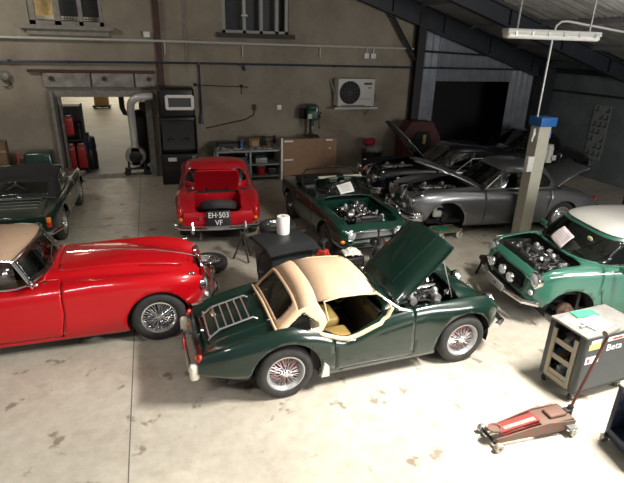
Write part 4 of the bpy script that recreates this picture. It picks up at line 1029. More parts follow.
# ------------------------------------------------------------------ the small green saloon with the white roof (right)
MG = mat('almond_green_paint', (.035, .145, .098), .33, coat=.9)
r = thing('compact_car', 'small mid-green two-door car with white roof, bare engine and no front wheels', 'car', (6.60, 5.22, 0), 169.5)
r.scale = (1.11, 1.17, 1.07)
rails = [
 [(-1.4,.55,.3),(-1.0,.66,.2),(.6,.67,.2),(1.05,.66,.24),(1.38,.58,.30),(1.48,.44,.33)],
 [(-1.5,.55,.42),(-1.1,.70,.45),(0,.705,.45),(.9,.70,.45),(1.3,.665,.45),(1.48,.58,.45),(1.54,.48,.45)],
 [(-1.5,.53,.62),(-1.1,.69,.68),(0,.70,.70),(.8,.69,.73),(1.2,.67,.70),(1.44,.615,.63),(1.53,.52,.58)],
 [(-1.45,.5,.8),(-1.0,.64,.86),(0,.655,.865),(.6,.645,.87),(1.0,.63,.86),(1.3,.61,.82),(1.44,.58,.745),(1.51,.53,.67)],
 [(-1.44,.4,.82),(-1.0,.5,.87),(0,.55,.885),(.6,.55,.90),(1.0,.52,.875),(1.3,.49,.82),(1.45,.47,.745),(1.52,.45,.66)],
 [(-1.44,.2,.83),(-1.0,.25,.88),(0,.3,.89),(.6,.3,.92),(1.0,.27,.89),(1.3,.25,.83),(1.46,.24,.75),(1.53,.23,.66)],
 [(-1.44,0,.83),(-1.0,0,.88),(0,0,.89),(.6,0,.925),(1.0,0,.895),(1.3,0,.835),(1.46,0,.755),(1.54,0,.66)]]
bm = loft(rails, 72, 5)
arches(bm, (1.018, -1.018), .27, .315)
bf = rbox(1.165, 0, .27, .555, .06); sel = lambda c: c.z > .68
cut(bm, lambda c: bf(c.x, c.y), sel); drop(bm, lambda c: sel(c) and bf(c.x, c.y) < 0)
gf = rbox(0, .555, .40, .115, .06); sel2 = lambda c: c.x > 1.42
cut(bm, lambda c: gf(c.y, c.z), sel2); drop(bm, lambda c: sel2(c) and gf(c.y, c.z) < 0)
ck = rbox(-.45, 0, .98, .58, .12)
cut(bm, lambda c: ck(c.x, c.y), lambda c: c.z > .75); drop(bm, lambda c: c.z > .75 and ck(c.x, c.y) < 0)
dr = sdp([(-.40, .24), (.58, .24), (.68, .6), (.66, 1.2), (-.42, 1.2)], 0)
for s in (1, -1):
    p = panel(bm, lambda c: dr(c.x, c.z), lambda c, s=s: c.y * s > .60); d = link('door', p, MG, r, solid=.012)
    b = B(); b.box((-.30, s * .71, .72), (.10, .03, .03), bev=.01); b.build('door_handle', CHROME, d)
    b = B(); b.tube([(.56, s * .69, .84), (.56, s * .80, .90)], .012, 6); b.box((.56, s * .83, .93), (.05, .14, .09), bev=.02); b.build('door_mirror', MG, d)
link('body', bm, MG, r, solid=.014)
for s in (-1, 1):
    b = B(); b.tube([(1.38, s * .672, .775), (1.1, s * .676, .80), (.6, s * .682, .815), (0, s * .69, .81), (-1.2, s * .68, .80)], .006, 5); b.build('side_stripe', PAPER, r)
wells(r, (-1.018, 1.018), .27, .32, .42, .66)
for s in (-1, 1):
    wheel(r, -1.018, s * .60, s, .25, .13, .13, 'disc')
    b = B(); b.lathe([(.10, -.05), (.10, .03), (.055, .04), (.05, .10), (.02, .11), (.001, .11)] if s > 0 else [(.10, .05), (.10, -.03), (.055, -.04), (.05, -.10), (.02, -.11), (.001, -.11)], 24, Matrix.Translation((1.02, s * .60, .24)) @ Matrix.Rotation(radians(-18), 4, 'Z'))
    for k in range(4):
        a = pi / 2 * k; b.cyl((1.02 + .05 * cos(a), s * .68, .24 + .05 * sin(a)), (1.02 + .05 * cos(a), s * .73, .24 + .05 * sin(a)), .008, 6)
    b.build('brake_drum', mat('rusty_drum', (.10, .055, .04), .8, noise=.5, nscale=25), r)
    b = B(); b.tube([(1.0, s * .25, .28), (1.02, s * .55, .22)], .03, 8); b.tube([(1.08, s * .25, .33), (1.1, s * .5, .25)], .018, 6); b.build('suspension_arm', BLACKM, r)
b = B(); b.box((-.1, 0, .23), (2.4, 1.1, .06)); b.box((.87, 0, .55), (.04, 1.2, .6)); b.box((1.16, .565, .62), (.58, .02, .3)); b.box((1.16, -.565, .62), (.58, .02, .3)); b.box((-.4, 0, .26), (1.8, 1.25, .04)); b.box((1.2, 0, .28), (.6, .9, .06)); b.build('chassis', BLACKM, r)
engine(r, .90, 1.42, .53, .34, .865, mat('black_engine_paint', (.02, .02, .02), .35), 21, n=200, across=True)
b = B(); b.box((1.40, 0, .71), (.05, .92, .05), rot=(0, .5, 0), bev=.015); b.build('slam_panel', MG, r)
cb = rings_bm([(.93, -1.42, .67, .895, .85, 3.8), (.76, -1.36, .66, 1.04, 1.02, 4.2), (.57, -1.28, .635, 1.20, 1.19, 4.6), (.52, -1.25, .62, 1.245, 1.235, 4.6), (.41, -1.16, .56, 1.305, 1.295, 3.8), (.2, -.98, .38, 1.345, 1.335, 3), (-.2, -.7, .08, 1.355, 1.35, 2)], 88)
out = []
def cutw(f, sel, nm):
    cut(cb, f, sel); out.append((nm, take(cb, lambda c: sel(c) and f(c) < 0)))
cutw(lambda c: rbox(0, 1.055, .60 - .10 * (c.z - .92), .135, .05)(c.y, c.z), lambda c: c.x > .3 and c.z < 1.23, 'windscreen')
sf = sdp([(.70, .915), (.53, 1.185), (-.38, 1.19), (-.40, .905)], .012); cutw(lambda c: sf(c.x, c.z), lambda c: abs(c.y) > .5, 'door_window')
sf2 = sdp([(-.47, .905), (-.45, 1.19), (-1.10, 1.18), (-1.18, .91)], .012); cutw(lambda c: sf2(c.x, c.z), lambda c: abs(c.y) > .5, 'quarter_window')
cutw(lambda c: rbox(0, 1.06, .48, .12, .05)(c.y, c.z), lambda c: c.x < -1.1 and c.z < 1.23, 'rear_window')
cut(cb, lambda c: c.z - 1.228); roof = take(cb, lambda c: c.z > 1.228)
link('cabin_pillars', cb, MG, r, solid=.02)
rf = link('roof', roof, mat('white_roof_paint', (.78, .77, .72), .35, coat=.5), r, solid=.015)
gw = {}
for nm, g in out: gw[nm] = pairs(nm, g, r)
MATS_GREY = mat('grey_car_trim', (.10, .10, .10), .7)
b = B(); N = 40; ri = []
for k in range(N):
    a = 2 * pi * k / N; c, s_ = cos(a), sin(a); px = abs(c) ** (2 / 4.2) * (1 if c > 0 else -1); py = abs(s_) ** (2 / 4.2) * (1 if s_ > 0 else -1); ri.append(((.545 - 1.265) / 2 + px * (.545 + 1.265) / 2, py * .632, 1.229))
b.tube(ri, .012, 6, closed=True); b.build('roof_gutter', CHROME, rf)
for k in (0, 1):
    y = -.30 + .42 * k; b = B(); b.tube([(.95, y, .935), (.925, y + .03, .955), (.86, y + .12, .99), (.85, y + .32, .99)], .008, 5); b.build('wiper', BLACK, gw['windscreen'])
b = B(); b.ball((.675, .30, 1.14), .05, sc=(.25, 1, .6)); b.build('tax_disc', mat('pale_yellow_disc', (.55, .60, .30), .6), gw['windscreen'])
for s in (-1, 1): seat(r, -.10, s * .3, .34, MATS_GREY, .45)
b = B(); b.box((.66, 0, .85), (.15, 1.05, .06), bev=.02); b.build('dashboard', BLACKM, r)
steering_wheel(r, (.46, -.28, .95), 45, .19)
for s in (-1, 1):
    headlamp(r, (1.475, s * .535, .665), (1, s * .02, .12), .098)
    b = B(); b.ball((1.515, s * .545, .50), .042, sc=(.6, 1, 1)); b.build('indicator_lamp', LENS, r)
for y in (-.30, 0, .20): headlamp(r, (1.60, y, .545 + .02 * (y == 0)), (1, 0, .08), .068, name='driving_lamp')
b = B(); b.tube([(1.42, -.62, .36), (1.58, -.52, .36), (1.64, -.25, .36), (1.655, 0, .36), (1.64, .25, .36), (1.58, .52, .36), (1.42, .62, .36)], .036, 10); b.build('front_bumper', CHROME, r)
b = B(); b.box((1.68, -.02, .37), (.012, .44, .10), rot=(0, -.2, 0), bev=.004); b.build('number_plate', mat('grey_plate', (.30, .30, .29), .6), r)
b = B(); b.tube([(1.54, -.42, .45), (1.56, 0, .45), (1.54, .42, .45)], .012, 6)
for i in range(6): b.tube([(1.54, -.36, .46 + .035 * i), (1.55, 0, .46 + .035 * i), (1.54, .36, .46 + .035 * i)], .006, 4)
b.build('grille', BLACK, r)
bpy.context.view_layer.update()
mini = r; mmini = r.matrix_basis.copy()
def onmini(p): return mmini @ Vector(p)

# ------------------------------------------------------------------ things on the floor and along the walls
# wheelie bin
r = thing('wheelie_bin', 'black plastic wheelie bin with closed lid behind the tan-topped roadster', 'bin', (1.64, 6.40, 0), 11)
BINM = mat('black_bin_plastic', (.022, .023, .025), .42, noise=.15, nscale=30)
b = B(); b.box((0, 0, .56), (.56, .54, .9), bev=.04, taper=(1.22, 1.22)); b.box((0, 0, 1.0), (.74, .72, .05), bev=.02)
for y in (-.3, .3): b.box((.0, y, .6), (.3, .04, .7), bev=.01)
b.build('body', BINM, r)
b = B(); b.grid([[(x, y, z + .03 * cos(x * 3.4)) for x in (-.385, -.37, -.2, 0, .2, .37, .385)] for y, z in ((-.43, .985), (-.425, 1.01), (-.32, 1.03), (-.28, 1.055), (-.1, 1.06), (.2, 1.055), (.3, 1.05), (.36, 1.03), (.37, .985))])
lid = b.build('lid', BINM, r, solid=.02)
b = B(); b.tube([(-.3, .38, 1.02), (.3, .38, 1.02)], .02, 8)
for x in (-.25, 0, .25): b.box((x, .36, 1.0), (.06, .1, .06), bev=.01)
b.build('hinge', BINM, lid)
b = B(); b.tube([(-.36, -.16, .98), (-.46, -.16, .95), (-.46, -.16, .70), (-.34, -.16, .66)], .022, 8); b.build('handle', BINM, r)
for s in (-1, 1):
    b = B(); b.lathe([(.001, -.03), (.09, -.03), (.1, 0), (.09, .03), (.001, .03)], 24, Matrix.Translation((s * .26, .3, .1)) @ Matrix.Rotation(pi / 2, 4, 'Z')); b.build('wheel', RUBBER, r)
for s in (-1, 1):
    b = B(); b.cyl((s * .22, -.2, .0), (s * .22, -.2, .13), .03, 10); b.build('foot', BINM, r)
r = thing('paper_roll', 'white paper towel roll standing on the bin lid', 'paper roll', (1.68, 6.56, 1.086), 0)
b = B(); b.lathe([(.025, .02), (.025, .0), (.09, 0), (.094, .01), (.094, .255), (.09, .265), (.026, .265), (.025, .2)], 32, None, 'z'); b.build('paper', PAPER, r)
b = B(); b.lathe([(.024, .01), (.024, .268), (.018, .268), (.018, .01)], 20, None, 'z'); b.build('cardboard_core', mat('cardboard_core', (.3, .2, .12), .9), r)
# wheel lying on a stack behind the bin
r = thing('wooden_crate', 'wooden crate under the loose wire wheel behind the bin', 'crate', (1.98, 8.15, 0), 12)
WOOD = mat('raw_pine', (.40, .22, .11), .8, noise=.3, nscale=9)
for i in (-1, 1):
    for j in (-1, 1):
        b = B(); b.box((i * .25, j * .22, .24), (.05, .05, .48)); b.build('corner_post', WOOD, r)
for k in range(3):
    for j in (-1, 1):
        b = B(); b.box((0, j * .255, .08 + .17 * k), (.56, .018, .12)); b.build('side_slat', WOOD, r)
for k in range(4):
    b = B(); b.box((-.21 + .14 * k, 0, .49), (.12, .54, .02)); b.build('top_slat', WOOD, r)
def loose_wheel(label, loc, rx, rz, style='wire', z=0):
    t = thing('wire_wheel' if style == 'wire' else 'road_wheel', label, 'wheel', loc, rz, None)
    w = wheel(t, 0, 0, -1, .33, .16, .2, style); w.location = (0, 0, 0); w.rotation_euler = (radians(rx), 0, 0)
    return t
loose_wheel('loose wire wheel lying flat beside the white paper roll, behind the bin', (1.98, 8.15, .585), -90, 20)
loose_wheel('loose black tyre and wheel lying on the floor just past the red nose', (.70, 7.98, .088), -90, 40, 'disc')
r = thing('loose_headlamp', 'loose headlamp lying on the tyre by the red nose', 'lamp', (.60, 7.86, .176), 0)
headlamp(r, (0, 0, .05), (.3, -.2, 1), .09, name='headlamp_rim')
# small stand by the coupe's bumper
r = thing('axle_stand', 'small dark iron stand on the floor between the red coupe and the bin', 'axle stand', (1.36, 8.15, 0), 20)
for k in range(3):
    a = 2 * pi * k / 3 + .4; b = B(); b.tube([(.2 * cos(a), .2 * sin(a), .02), (.04 * cos(a), .04 * sin(a), .40)], .018, 6); b.build('leg', IRON, r)
b = B(); b.cyl((0, 0, .3), (0, 0, .52), .03, 12); b.box((0, 0, .53), (.16, .05, .03), bev=.008); b.box((-.07, 0, .56), (.02, .05, .05)); b.box((.07, 0, .56), (.02, .05, .05)); b.build('saddle', IRON, r)
# red axle stands, rag, gearbox in front of the bare-engined car
STANDR = mat('red_stand_paint', (.55, .05, .025), .45)
def red_stand(label, loc, rz):
    t = thing('axle_stand', label, 'axle stand', loc, rz); t.scale = (1.4, 1.4, 1.72)
    for i in (-1, 1):
        for j in (-1, 1):
            b = B(); b.tube([(i * .13, j * .13, .01), (i * .035, j * .035, .27)], .018, 4); b.build('leg', STANDR, t)
    b = B(); b.box((0, 0, .11), (.22, .22, .02)); b.box((0, 0, .27), (.10, .10, .05), bev=.01); b.build('collar', STANDR, t)
    b = B(); b.cyl((0, 0, .26), (0, 0, .38), .022, 10); b.box((0, 0, .385), (.13, .06, .025), bev=.006); b.build('saddle', IRON, t)
red_stand('red axle stand next to the bin, left one by the white rag', (2.27, 7.68, 0), 15)
red_stand('red axle stand right beside the white rag, in front of the green open car', (2.52, 7.13, 0), 45)
r = B()
rows = []
Rr = random.Random(5)
for i in range(15):
    rows.append([(-.16 + .32 * k / 14, -.13 + .26 * i / 14, .02 + .085 * max(0, 1 - ((k - 7) / 7) ** 2) * max(0, 1 - ((i - 7) / 7) ** 2) + Rr.uniform(0, .035)) for k in range(15)])
r.grid(rows); o = r.build('rag', mat('white_rag', (.68, .66, .60), .9), None, solid=.004); o.location = (2.99, 7.04, .405); tag(o, 'crumpled white rag on a black crate by the red axle stands', 'rag')
r = thing('parts_crate', 'low black crate under the white rag, in front of the green open car', 'crate', (2.99, 7.04, 0), 8)
b = B(); b.box((0, 0, .2), (.36, .30, .40), bev=.02); b.build('crate', BLACK, r); b = B(); b.box((0, -.155, .3), (.3, .012, .03)); b.box((0, -.155, .2), (.3, .012, .03)); b.build('rib', IRON, r)
r = thing('gearbox', 'dirty dark gearbox with an orange-red cap, standing in front of the green open car', 'gearbox', (3.48, 6.98, 0), 10)
r.scale = (1.2, 1.2, 1.2)
b = B(); b.lathe([(.001, 0), (.2, 0), (.21, .05), (.14, .22), (.11, .28), (.105, .45), (.07, .48), (.06, .58), (.001, .58)], 20, Matrix.Translation((0, 0, .0)), 'z'); b.box((.06, -.12, .3), (.1, .12, .2), bev=.02); b.build('casing', IRON, r)
b = B(); b.box((-.02, .05, .5), (.18, .12, .1), bev=.02); b.cyl((0, .05, .5), (0, .05, .66), .012, 6); b.ball((0, .05, .67), .025); b.build('selector', BLACK, r)
b = B(); b.box((.14, -.06, .46), (.12, .12, .12), bev=.025); b.build('cap', mat('orange_red_plastic', (.6, .09, .04), .5), r)
b = B(); b.tube([(-.05, -.16, .05), (-.22, -.22, .2), (-.24, -.12, .42), (-.1, -.02, .5)], .022, 8); b.build('hose', BLACK, r)
r = thing('starter_motor', 'black and silver electric motor lying on the floor in front of the gearbox', 'motor', (3.24, 6.55, .078), 35)
b = B(); b.lathe([(.001, -.16), (.07, -.16), (.075, -.15), (.075, .12), (.05, .15), (.001, .15)], 22, Matrix.Rotation(pi / 2, 4, 'Z')); b.build('casing', BLACK, r)
b = B(); b.lathe([(.001, .15), (.055, .15), (.055, .2), (.02, .22), (.02, .28), (.001, .28)], 18, Matrix.Rotation(pi / 2, 4, 'Z')); b.cyl((.02, -.02, .09), (-.1, -.02, .09), .035, 12); b.build('drive_end', ALU, r)
# papers on windscreens
def sheet(label, M, w, h, m, stamp=None):
    b = B(); b.grid([[(-w / 2 + w * i / 6, -h / 2 + h * k / 6, .012 * sin(i * .9 + k * .5)) for i in range(7)] for k in range(7)]); b.bm.transform(M)
    o = b.build('paper_sheet', m, None, solid=.001); tag(o, label, 'paper')
    if stamp:
        b = B(); 
        for k in range(5): b.box((0, -h * .3 + h * .14 * k, .016), (w * .7, .008, .002))
        b.bm.transform(M); b.build('print', stamp, o)
    return o
PRN = mat('grey_print', (.45, .45, .46), .8)
bpy.context.view_layer.update()
Mw = mid.matrix_world @ Matrix.Translation((.31, .02, 1.05)) @ Matrix.Rotation(radians(6), 4, 'Z') @ Matrix.Rotation(radians(90), 4, 'Z') @ Matrix.Rotation(radians(46), 4, 'X')
sheet('white job sheet stuck on the windscreen of the green open car', Mw @ Matrix.Rotation(.15, 4, 'Z'), .34, .22, PAPER, PRN)
PINKP = mat('pale_pink_paper', (.80, .68, .70), .8)
Mw = mini.matrix_world @ Matrix.Translation((.875, .05, 1.06)) @ Matrix.Rotation(radians(90), 4, 'Z') @ Matrix.Rotation(radians(50), 4, 'X') @ Matrix.Rotation(-.2, 4, 'Z')
sheet('pale pink job sheet behind the wipers of the white-roofed car', Mw, .30, .23, PINKP, PRN)

# lift post
LX, LY = 7.18, 7.90
r = thing('lift_post', 'tall cream two-post lift column with blue cap, in front of the grey saloon', 'car lift', (LX, LY, 0), 0)
CREAMP = mat('cream_lift_paint', (.55, .53, .43), .45, noise=.06, nscale=5); BLUEC = mat('blue_plastic', (.02, .14, .42), .4)
b = B(); b.prism([(-.135, -.13, .02), (.135, -.13, .02), (.135, .11, .02), (.08, .11, .02), (.08, .07, .02), (.12, .07, .02), (.12, -.09, .02), (-.12, -.09, .02), (-.12, .07, .02), (-.08, .07, .02), (-.08, .11, .02), (-.135, .11, .02)], (0, 0, 2.36)); b.build('column', CREAMP, r)
b = B(); b.box((.02, -.01, 2.43), (.37, .34, .17), bev=.012); b.build('cap', BLUEC, r)
b = B(); b.box((.0, 0, .01), (.55, .42, .02)); b.build('base_plate', CREAMP, r)
b = B(); b.box((-.205, -.10, 1.62), (.14, .1, .30), bev=.01); b.build('control_box', WHITE, r)
b = B(); b.cyl((.30, -.0, 1.62), (.30, -.0, 1.92), .095, 18); b.cyl((.30, 0, 1.92), (.30, 0, 1.97), .08, 16); b.box((.2, 0, 1.78), (.12, .12, .18), bev=.01); b.box((.36, -.1, 1.72), (.1, .06, .1), bev=.01); b.build('motor', mat('grey_motor', (.36, .36, .33), .5, noise=.2), r)
b = B(); b.tube([(.175, -.05, 2.33), (.19, -.05, 2.1)], .022, 8); b.box((.17, -.06, 2.18), (.06, .06, .14)); b.build('cable_guide', BLUEC, r)
b = B(); b.box((.145, -.06, .3), (.02, .06, .2)); b.build('blue_foot_guard', BLUEC, r)
b = B(); b.tube([(-.18, -.05, 2.3), (-.2, -.05, 2.05)], .02, 8); b.box((-.185, -.05, 2.2), (.05, .05, .08)); b.build('limit_switch', WHITE, r)
b = B(); b.tube([(LX - .13, LY, 2.5), (LX - .13, LY, 3.98), (LX - .10, LY, 4.12), (LX - .02, LY - .02, 4.19), (LX + .12, LY - .02, 4.20), (LX + 3.2, LY - .02, 3.90)], .021, 8); struct(b.build('trim_conduit', mat('grey_conduit', (.36, .36, .35), .4, .4)))
# four-wheeled dolly
r = thing('wheel_dolly', 'small green and grey dolly with white castors under the wheel arch of the grey saloon', 'dolly', (5.66, 8.36, 0), 4)
b = B(); b.box((0, 0, .15), (.60, .36, .035), bev=.008); b.box((0, -.16, .18), (.6, .03, .03)); b.box((0, .16, .18), (.6, .03, .03)); b.build('platform', mat('grimy_board', (.20, .18, .13), .8, noise=.3), r)
b = B(); b.box((-.1, 0, .175), (.3, .26, .03), rot=(0, 0, .2), bev=.005); b.build('mat', mat('green_mat', (.02, .22, .10), .6), r)
for i in (-1, 1):
    for j in (-1, 1):
        b = B(); b.lathe([(.02, -.025), (.06, -.025), (.072, -.012), (.072, .012), (.06, .025), (.02, .025)], 22, Matrix.Translation((i * .22, j * .18, .072))); c = b.build('castor', mat('white_castor', (.66, .65, .58), .5), r)
        b = B(); b.box((i * .22, j * .18, .12), (.05, .08, .03)); b.cyl((i * .22, j * .18 - .035, .072), (i * .22, j * .18 + .035, .072), .02, 10); b.build('fork', STEEL, c)

# ceiling fluorescent batten on two rods
r = thing('fluorescent_light', 'long unlit fluorescent batten hanging from the ceiling on two rods', 'light fitting', (5.35, 6.0, 3.9), 0)
b = B(); b.box((0, 0, .02), (1.58, .15, .07), bev=.02); b.build('housing', mat('grey_batten', (.46, .46, .44), .5), r)
b = B(); b.box((0, 0, -.03), (1.56, .14, .08), bev=.035); b.build('diffuser', mat('milky_diffuser', (.66, .66, .62), .3), r)
for k in range(6):
    b = B(); b.box((-.66 + .265 * k, -.076, .0), (.03, .02, .05)); b.build('clip', STEEL, r)
for x in (-.60, .62):
    b = B(); b.tube([(x, 0, .05), (x, 0, rz(5.35 + x) - 3.9)], .013, 6); b.build('rod', STEEL, r)
# air-conditioning outdoor unit on its bracket
r = thing('air_conditioner', 'white air conditioner unit with round fan grille on a wall bracket', 'air conditioner', (5.93, YB - .24, 1.98), 0)
ACW = mat('ac_white', (.56, .55, .51), .5)
b = B(); b.box((0, 0, .40), (1.18, .40, .80), bev=.02); b.build('casing', ACW, r)
b = B(); b.lathe([(.335, -.01), (.33, .0), (.001, .0)], 36, Matrix.Translation((-.22, -.206, .40))); b.build('fan_opening', BLACKM, r)
b = B()
for q in (.08, .14, .2, .26, .32): b.tube([(-.22 + q * cos(2 * pi * k / 32), -.215, .40 + q * sin(2 * pi * k / 32)) for k in range(32)], .006, 5, closed=True)
for k in range(12): b.tube([(-.22, -.215, .4), (-.22 + .33 * cos(pi * k / 6), -.215, .4 + .33 * sin(pi * k / 6))], .005, 4)
b.build('fan_guard', mat('dark_guard', (.10, .10, .10), .6), r)
b = B(); b.box((.36, -.203, .66), (.26, .004, .06)); b.box((.42, -.203, .54), (.1, .004, .03)); b.build('badge', BLACK, r)
b = B(); b.box((.3, -.203, .2), (.4, .004, .01)); b.box((.3, -.203, .24), (.4, .004, .01)); b.box((-.1, -.203, .02), (.8, .004, .05)); b.build('trim_slot', mat('grey_slot', (.2, .2, .19), .6), r)
for s in (-1, 1):
    b = B(); b.tube([(s * .5, .22, -.03), (s * .5, -.25, -.03)], .025, 6); b.tube([(s * .72 if s < 0 else s * .5, .23, .75 if s < 0 else -.3), (s * .5, -.2, -.03)], .02, 6); b.build('bracket', STEEL, r)
b = B(); b.box((0, -.24, -.05), (1.4, .05, .06)); b.build('bracket_rail', mat('pale_rail', (.46, .45, .42), .5), r)
b = B(); b.tube([(.6, .05, .3), (.7, .1, .28), (.74, .2, .1), (.72, .22, -.1)], .025, 8); b.box((.70, .1, .22), (.14, .2, .2), bev=.03); b.build('refrigerant_pipe', mat('grey_lagging', (.16, .16, .15), .8), r)
# bench drill on a cabinet behind the board
r = thing('pillar_drill', 'green pillar drill with crossed feed handles, against the wall under the air conditioner', 'drill', (4.52, 14.3, 0), -10)
DG = mat('machine_green', (.025, .085, .055), .45, noise=.3)
b = B(); b.box((0, 0, .03), (.5, .6, .06), bev=.01); b.build('base', DG, r)
b = B(); b.cyl((0, .12, .06), (0, .12, 1.9), .05, 16); b.build('column', IRON, r)
b = B(); b.box((0, -.08, 1.78), (.32, .62, .30), bev=.06); b.box((.02, -.05, 1.98), (.30, .56, .13), bev=.05); b.cyl((0, -.22, 1.64), (0, -.22, 1.45), .06, 14, .045); b.build('head', DG, r)
b = B(); b.cyl((-.24, .12, 1.62), (-.24, .12, 1.92), .12, 16); b.build('motor', BLACK, r)
b = B(); b.cyl((0, -.22, 1.45), (0, -.22, 1.30), .02, 8); b.cyl((0, -.22, 1.45), (0, -.22, 1.38), .035, 12); b.build('chuck', STEEL, r)
b = B(); b.box((0, -.12, 1.14), (.42, .4, .04), bev=.01); b.box((0, .05, 1.12), (.14, .2, .12)); b.build('table', IRON, r)
b = B()
for k in range(3):
    a = 2 * pi * k / 3 + .5; p = Vector((.19, -.18, 1.70)); d = Vector((.35, .0, 0)) * 0 + Vector((.05, cos(a) * .9, sin(a))) * .3; b.tube([p, p + d], .012, 6); b.ball(p + d, .028)
b.cyl((.14, -.18, 1.70), (.24, -.18, 1.70), .04, 12); b.build('feed_handle', BLACK, r)
b = B(); b.box((-.1, -.40, 1.75), (.13, .02, .14), bev=.005); b.build('switch_box', mat('beige_switch', (.5, .47, .38), .6), r)
b = B(); b.box((.10, -.392, 1.94), (.03, .005, .1)); b.build('scale_plate', PAPER, r)
# brown board with white edge leaning by the bench
r = thing('brown_board', 'large brown cardboard panel with white corner tapes, standing behind the green open car', 'board', (4.22, 13.5, 0), 0)
b = B(); b.box((0, 0, .60), (1.66, .05, 1.18)); b.build('panel', mat('brown_cardboard', (.30, .185, .11), .85, noise=.12, nscale=4), r)
b = B(); b.box((-.82, -.015, .62), (.045, .07, 1.2)); b.build('edge_strip', WHITE, r)
for x, z, w in ((-.62, 1.13, .26), (.6, 1.14, .2), (-.62, .60, .26), (.62, .9, .05)):
    b = B(); b.box((x, -.027, z), (w, .004, .045)); b.build('tape', PAPER, r)
# workbench with shelves
r = thing('workbench', 'grey steel workbench with two open shelves along the back wall', 'workbench', (2.50, 13.95, 0), 0)
GST = mat('grey_steel_bench', (.30, .31, .31), .5, .3, noise=.15)
b = B(); b.box((0, 0, .86), (1.86, .76, .05), bev=.006); b.build('worktop', GST, r)
for x in (-.9, .02, .9):
    for y in (-.34, .34):
        b = B(); b.box((x, y, .42), (.055, .055, .84)); b.build('leg', GST, r)
for z in (.46, .12):
    b = B(); b.box((0, 0, z), (1.82, .7, .03)); b.build('shelf', GST, r)
b = B(); b.box((0, .36, .45), (1.82, .01, .8)); b.build('back_panel', BLACKM, r)
Rb = random.Random(9)
def item(nm, label, cat, x, y, z, build, m, group=None):
    b = B(); build(b); o = b.build(nm, m); o.location = (x, y, z); tag(o, label, cat, group); return o
BROWN = mat('brown_box_card', (.17, .105, .06), .85, noise=.2)
r = thing('wooden_crate', 'small brown box at the back of the bench, left of the vice, pale front', 'box', (2.72, 14.15, .885), 0)
b = B(); b.box((0, 0, .13), (.30, .24, .26), bev=.008); b.build('carton', BROWN, r); b = B(); b.box((.03, -.122, .11), (.2, .004, .17)); b.build('front_panel', mat('tan_card', (.36, .24, .14), .8), r)
r = thing('bench_grinder', 'brown-grey bench grinder at the right end of the workbench', 'grinder', (3.17, 14.12, .885), 0)
b = B(); b.box((0, 0, .03), (.2, .2, .06), bev=.01); b.cyl((-.11, 0, .2), (.11, 0, .2), .09, 18); b.box((0, 0, .1), (.12, .12, .12)); b.build('motor', mat('brown_machine', (.12, .085, .05), .6, noise=.2), r)
for s in (-1, 1):
    b = B(); b.cyl((s * .13, 0, .2), (s * .19, 0, .2), .11, 22); b.build('grinding_wheel', IRON, r)
item('bottle', 'small blue spray bottle standing on the workbench', 'bottle', 2.32, 13.85, .885, lambda b: (b.lathe([(.001, 0), (.045, 0), (.05, .02), (.05, .14), (.02, .19), (.018, .22), (.001, .22)], 18, None, 'z'), b.box((.01, 0, .24), (.09, .03, .04), bev=.008)), mat('blue_bottle', (.03, .10, .24), .35))
def tools(b):
    for k in range(16):
        p = (Rb.uniform(-.25, .25), Rb.uniform(-.2, .2), Rb.uniform(.015, .05)); b.box(p, (Rb.uniform(.05, .22), Rb.uniform(.02, .05), .03), rot=(0, Rb.uniform(-.2, .2), Rb.uniform(0, 3)), bev=.006)
o = item('tool_heap', 'heap of small pale metal tools on the right half of the bench', 'tools', 2.80, 13.78, .885, tools, mat('pale_tool_metal', (.3, .3, .29), .5, .3)); o['kind'] = 'stuff'
o = item('scrap_heap', 'heap of crumpled pale sheet and bits on the left half of the bench', 'scrap', 1.98, 13.74, .885, tools, mat('pale_scrap', (.36, .35, .33), .7)); o['kind'] = 'stuff'
def tray(b):
    b.box((0, 0, .01), (.66, .4, .02)); b.box((0, -.2, .07), (.66, .02, .14)); b.box((0, .2, .07), (.66, .02, .14)); b.box((-.33, 0, .07), (.02, .4, .14)); b.box((.33, 0, .07), (.02, .4, .14))
item('parts_tray', 'black parts tray at the back left of the workbench', 'tray', 2.02, 14.16, .885, tray, BLACK)
r = thing('plastic_tub', 'red plastic tub on the bottom shelf of the workbench', 'tub', (2.86, 13.78, .135), 0)
b = B(); b.lathe([(.001, 0), (.10, 0), (.125, .2), (.135, .2), (.135, .21), (.118, .21), (.095, .02), (.001, .02)], 24, None, 'z'); b.build('tub', REDP, r)
b = B(); b.tube([(.128 * cos(a), 0, .2 + .05 * sin(a)) for a in [pi * i / 10 for i in range(11)]], .006, 5); b.build('handle', STEEL, r)
for k, (x, z, w, h, m, l) in enumerate(((2.86, .475, .34, .16, GST, 'grey steel box on the middle shelf, right bay of the workbench'), (2.2, .475, .5, .2, BLACK, 'black case on the middle shelf, left bay of the workbench'), (3.18, .135, .26, .2, BLACK, 'black box right of the red tub on the bottom shelf'))):
    b = B(); b.box((0, 0, h / 2), (w, .4, h), bev=.015); b.box((0, -.2, h * .6), (w * .4, .02, .02)); o = b.build('tool_box', m); o.location = (x, 13.9, z); tag(o, l, 'box')
